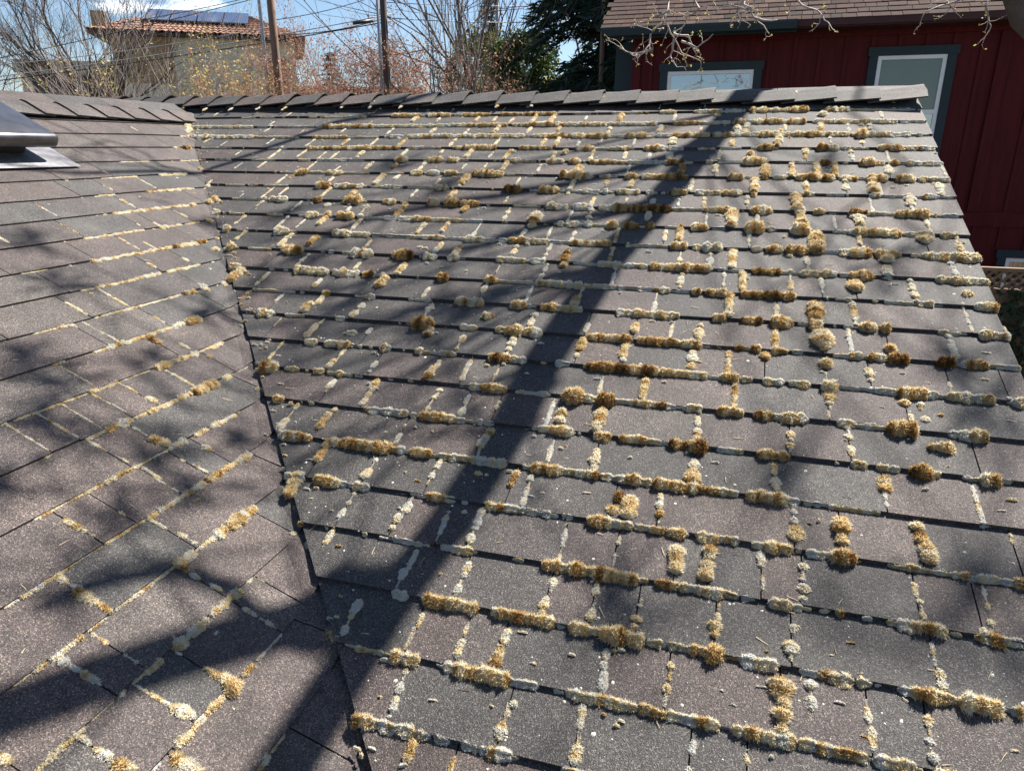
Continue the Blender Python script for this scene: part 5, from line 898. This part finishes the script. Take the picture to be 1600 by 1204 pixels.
bare_tree(780, 21, 7.0, .05, 'rusty budding bush below the olive green tree', 'bark_red', 81, leaf='bud_red', leafn=2, leafs=.04, stems=5, **SH)
def blob_tree(px, py, d, rx, rz, label, leaf, seed, n=9000, size=.07, name='evergreen_tree'):
    rg = random.Random(seed); nr = np.random.default_rng(seed); c = view(px, py, d); o = empty(name, (c[0], c[1], GROUND), label, 'tree')
    mb = MB(); tips = []
    grow(mb, (c[0], c[1], GROUND), (0, 0, 1), (c[2] - GROUND), .14, 0, rg, dict(DEF, levels=3, kids=[7, 5, 4], start=.4), tips); mb.build('trunk', M['bark_dark'], o, True)
    clumps = []
    for i in range(70):
        v = nr.normal(0, 1, 3); v /= np.linalg.norm(v); k = rg.uniform(.35, 1.0) ** .6; clumps.append((c + v * [rx * k, rx * k, rz * k], rg.uniform(.16, .34) * rx))
    mb = MB(); m = n // len(clumps); V = []
    for cc, cr in clumps:
        v = nr.normal(0, 1, (m, 3)); v /= np.linalg.norm(v, axis=1)[:, None]; q = cc + v * cr * nr.random((m, 1)) ** .4
        a = nr.normal(0, 1, (m, 3)); a /= np.linalg.norm(a, axis=1)[:, None]; b_ = np.cross(a, nr.normal(0, 1, (m, 3))); b_ /= np.linalg.norm(b_, axis=1)[:, None]; s_ = size * nr.uniform(.5, 1.3, (m, 1))
        V.append(np.stack([q - a * s_, q + b_ * s_ * .55, q + a * s_, q - b_ * s_ * .55], 1).reshape(-1, 3))
    V = np.concatenate(V); mb.add(V, np.arange(len(V)).reshape(-1, 4)); mb.build('crown', M[leaf], o)
blob_tree(822, 110, 24, 1.15, 1.25, 'rounded dark green evergreen tree beside the cedar', 'leaf', 5, 13000)
blob_tree(748, 112, 30, 1.6, 1.6, 'olive green leafy tree behind the bare grey stems', 'olive', 6, 9000, .06)
blob_tree(905, 140, 34, 1.4, .9, 'low green shrubbery under the cedar boughs', 'leaf', 9, 6000)
def conifer(px, d, top, spread, label, needle, seed, droop=.35, whorls=26, start=.12, tuft=.11, per=9, dens=15):
    rg = random.Random(seed); nr = np.random.default_rng(seed); p = view(px, 150, d); o = empty('conifer_tree', (p[0], p[1], GROUND), label, 'tree')
    H = top - GROUND; mb = MB(); mb.tube([(p[0], p[1], GROUND), (p[0] + .1, p[1], GROUND + H * .5), (p[0], p[1], top)], [.26, .17, .02], 8, False); V = []
    for wv in range(whorls):
        f = start + (1 - start) * wv / whorls; z = GROUND + H * f; Lb = spread * (1 - f) ** .8 + .15
        for b_ in range(per):
            a = rg.uniform(0, 6.28); n = 7; L_ = Lb * rg.uniform(.6, 1.1); pts = []
            for i in range(n + 1):
                t = i / n; rr = L_ * t; pts.append(np.array([p[0] + rr * math.cos(a), p[1] + rr * math.sin(a), z + .12 * L_ * math.sin(t * 2.2) - droop * L_ * t * t]))
            mb.tube(pts, np.linspace(.03, .006, n + 1), 3, False); pts = np.array(pts)
            m = max(6, int(L_ * dens)); t = nr.uniform(.12, 1, m) * n; i0 = np.minimum(t.astype(int), n - 1); q = pts[i0] + (pts[i0 + 1] - pts[i0]) * (t - i0)[:, None]
            side = np.array([-math.sin(a), math.cos(a), 0]); wdt = (.28 * L_ * (1 - t / n) + .12)[:, None] * nr.uniform(-1, 1, (m, 1)); q = q + side * wdt - np.array([0, 0, 1]) * (nr.random((m, 1)) * .10 + abs(wdt) * .25)
            for rep in range(3):
                dirv = np.array([math.cos(a), math.sin(a), -.5]) * .6 + side * np.sign(wdt) * .7 + nr.normal(0, .35, (m, 3)); dirv /= np.linalg.norm(dirv, axis=1)[:, None]; b2 = np.cross(dirv, nr.normal(0, 1, (m, 3))); b2 /= np.linalg.norm(b2, axis=1)[:, None] + 1e-9
                s_ = tuft * nr.uniform(.5, 1.4, (m, 1)); q2 = q + nr.normal(0, .05, (m, 3)); V.append(np.stack([q2 - dirv * s_ * .3, q2 + b2 * s_ * .16, q2 + dirv * s_ * 1.5, q2 - b2 * s_ * .16], 1).reshape(-1, 3))
    mb.build('trunk', M['bark_dark'], o, True); V = np.concatenate(V); c = MB(); c.add(V, np.arange(len(V)).reshape(-1, 4)); c.build('crown', M[needle], o)
conifer(965, 19, 10.5, 5.2, 'big dark cedar with drooping boughs behind the red house', 'needle', 4, .34, 30, .30, .17, 9, 44)
conifer(768, 44, 9.4, 2.6, 'tall pointed spruce behind the slim grey pole', 'needle2', 7, .25, 34, .25, .16, 8, 14)
conifer(520, 70, 9.0, 3.0, 'far dark fir beyond the budding shrubs', 'needle2', 12, .25, 24, .2, .3, 8, 7)

# ------------------------------------------------------------------ the bare tree that overhangs the roof: its limbs throw the shadows
oak = empty('overhanging_tree', (5.2, 3.0, GROUND), 'bare twiggy tree overhanging the roof with pale budding twigs', 'tree')
def roofpt(px, py):
    D = FWD + (px - 800) / FPX * RGT + (602 - py) / FPX * UPV
    k = (TR * CAM[1] - CAM[2]) / (D[2] - TR * D[1]); P = CAM + D * k
    if P[0] < ucut(-P[1] / math.cos(SR)): k = (Z0 - TL * CAM[0] - CAM[2]) / (D[2] + TL * D[0]); P = CAM + D * k
    return P
def over(pxs, t0, t1):
    n = len(pxs); return [roofpt(*q) + SUN * (t0 + (t1 - t0) * i / (n - 1)) for i, q in enumerate(pxs)]
main = over([(1152, 168), (1112, 215), (1030, 312), (950, 408), (850, 560), (800, 660), (705, 810), (600, 950), (520, 1080), (430, 1220)], 3.5, 4.2)
trunk = [np.array(v) for v in ((5.2, 3.0, GROUND), (4.9, 3.0, -2.8), (4.0, 2.95, -1.1), (2.75, 2.85, .05), (2.02, 2.8, .66), (1.72, 2.72, 1.2), (1.45, 2.6, 2.0))]
tb = MB(); tb.tube(trunk, [.24, .20, .15, .085, .075, .07, .066], 12, False)
tb.build('trunk', M['bark_dark'], oak, True)
lm = MB()
lm.tube([trunk[-2], trunk[-1], main[0] + (main[0] - main[1]) * .3] + main + [main[-1] + (main[-1] - main[-2])], np.linspace(.072, .056, len(main) + 4), 10, False)
tw = MB(); rg = random.Random(77); tipz = []
def limb(pts, r0, r1, join=None):
    pts = ([join] if join is not None else []) + list(pts)
    lm.tube(pts, np.linspace(r0, r1, len(pts)), 7, False)
    for i in range(1, len(pts)):
        for c in range(1 if rg.random() < .6 else 0):
            d_ = (pts[i] - pts[i - 1]); d_ /= np.linalg.norm(d_); d_ = d_ + np.array([rg.gauss(0, .7), rg.gauss(0, .7), rg.gauss(.15, .4)])
            grow(tw, pts[i - 1] + (pts[i] - pts[i - 1]) * rg.random(), d_, rg.uniform(.35, .8), .010, 3, rg, dict(DEF, levels=4, kids=[3, 3, 3, 3], bend=.22, up=.02, rmin=.004), tipz)
limb(over([(950, 330), (860, 345), (760, 378), (640, 402), (540, 450), (430, 455)], 4.9, 5.6), .034, .014, main[2])
limb(over([(1000, 100), (800, 135), (640, 166), (530, 187), (440, 222), (330, 262), (240, 268), (120, 270), (0, 258)], 4.4, 5.4), .034, .016, trunk[-1])
limb(over([(290, 266), (250, 258), (226, 238), (170, 218)], 5.05, 5.4), .012, .007)
limb(over([(500, 958), (400, 985), (280, 1018), (140, 1062), (0, 1110), (-150, 1160)], 4.3, 4.9), .07, .05, main[7])
limb(over([(430, 985), (360, 915), (270, 885), (160, 905), (60, 945)], 4.6, 5.0), .036, .02, main[7])
limb(over([(760, 690), (700, 560), (620, 500), (540, 520), (430, 505)], 5.4, 6.4), .016, .008, main[5])
limb(over([(1330, 172), (1420, 260), (1320, 330), (1260, 420), (1180, 470), (1120, 540)], 5.6, 6.6), .014, .007, trunk[-1])
limb(over([(1480, 170), (1500, 280), (1560, 420), (1590, 640), (1540, 900)], 6.5, 7.6), .016, .008, trunk[-1])
limb(over([(300, 640), (200, 560), (90, 560), (0, 600)], 6.2, 7.0), .014, .008)
limb(over([(330, 780), (200, 690), (80, 650), (0, 680)], 6.2, 7.2), .016, .008)
limb(over([(1300, 640), (1230, 740), (1300, 960), (1500, 1000), (1590, 1050)], 7.5, 8.5), .014, .008)
limb(over([(1010, 255), (900, 282), (800, 300), (690, 318), (590, 335), (500, 370)], 4.6, 5.4), .032, .018, main[1])
limb(over([(905, 425), (815, 440), (760, 470), (640, 480), (560, 520)], 5.0, 5.8), .024, .012, main[3])
def clump(px, py, t, rad=.10, n=20):
    c = roofpt(px, py) + SUN * t; j = min(main, key=lambda q: np.linalg.norm(q - c))
    mid = (c + j) / 2 + np.array([0, 0, .15]); tw.tube([j, mid, c], [.008, .006, .005], 4, False)
    for i in range(n):
        d_ = np.array([rg.gauss(0, 1), rg.gauss(0, 1), rg.gauss(0, .7)]); d_ /= np.linalg.norm(d_); s_ = c + d_ * rad * rg.random() * .5
        tw.tube([s_, s_ + d_ * rad * .6 + np.array([0, 0, .02]), s_ + d_ * rad * 1.2], [.008, .007, .004], 3, False)
for px, py in ((90, 440), (50, 560), (95, 600), (60, 650), (110, 690), (250, 560), (330, 480), (270, 690), (300, 770), (385, 690), (140, 880), (60, 375), (480, 400), (530, 470), (735, 480), (420, 420),
               (1230, 740), (1540, 640), (1500, 560), (1290, 250), (1385, 400), (970, 930), (1560, 930), (610, 260), (450, 330), (700, 290), (330, 350), (20, 760), (200, 800)):
    clump(px, py, rg.uniform(4.8, 6.2), rg.uniform(.05, .11))
lm.build('limb', M['bark_dark'], oak, True)
# hanging twigs that show against the red wall and the sky
hang = MB()
def hz3(pts, r0=.012, r1=.004, Y=3.0):
    P3 = [at(900 + a / 2.286, b_ / 2.286, Y + .12 * math.sin(i * 2.1 + a)) for i, (a, b_) in enumerate(pts)]
    Q = []
    for a, b_ in zip(P3[:-1], P3[1:]):
        for t in (0, .33, .66): Q.append(a + (b_ - a) * t + np.array([rg.gauss(0, .006), rg.gauss(0, .006), rg.gauss(0, .006)]))
    Q.append(P3[-1]); hang.tube(Q, np.linspace(r0, r1, len(Q)), 5, False)
    for i in range(2, len(Q)):
        if rg.random() < .6:
            d_ = Q[i] - Q[i - 1]; d_ /= np.linalg.norm(d_) + 1e-9; d_ = d_ + np.array([rg.gauss(0, .8), rg.gauss(0, .5), rg.gauss(0, .6)])
            grow(hang, Q[i], d_, rg.uniform(.05, .13), .0045, 3, rg, dict(DEF, levels=4, kids=[2, 2, 2, 2], bend=.3, up=0, rmin=.003), HT)
HT = []
top_ = np.array([-.25, 3.0, 1.75])
for pts in ([(420, -150), (350, -60), (330, 0), (320, 80), (350, 140), (380, 190), (440, 215)], [(320, 80), (270, 110), (260, 160), (230, 200), (215, 240)], [(270, 180), (200, 190), (160, 172)],
            [(350, 140), (340, 200), (360, 240)], [(380, 150), (430, 170), (490, 122)], [(420, -150), (400, -40), (440, 30), (400, 60), (370, 120)], [(420, -150), (560, -60), (600, 0), (620, 40), (660, 80), (690, 122)],
            [(640, 70), (720, 72)], [(600, 0), (570, 45), (590, 70)], [(560, -60), (770, -20), (830, 30), (870, 48), (900, 80)], [(1600, -60), (1500, -20), (1465, 10), (1470, 60), (1478, 108)], [(1500, -20), (1380, -5), (1330, 14), (1250, 42)],
            [(330, 40), (280, 60), (250, 70)], [(345, 120), (400, 130), (430, 195)], [(620, 40), (560, 20), (500, 25)]):
    hz3(pts)
hang.tube([at(900 + 420 / 2.286, -150 / 2.286, 3.0), np.array([.5, 2.9, 1.9]), trunk[-1]], [.013, .02, .03], 6, False)
hang.tube([at(900 + 1600 / 2.286, -60 / 2.286, 3.0), np.array([1.8, 2.9, 1.25]), trunk[-2]], [.012, .016, .02], 6, False)
hang.build('hanging_twig', M['bark_pale'], oak, True)
tw.build('twigs', M['bark_dark'], oak, True)
tag(leaves(HT, 1, .011, .008, rg).build('buds', M['bud_green'], oak), kind='stuff')
tag(leaves(tipz, 1, .02, .02, rg).build('leaf_buds', M['bud_red'], oak), kind='stuff')
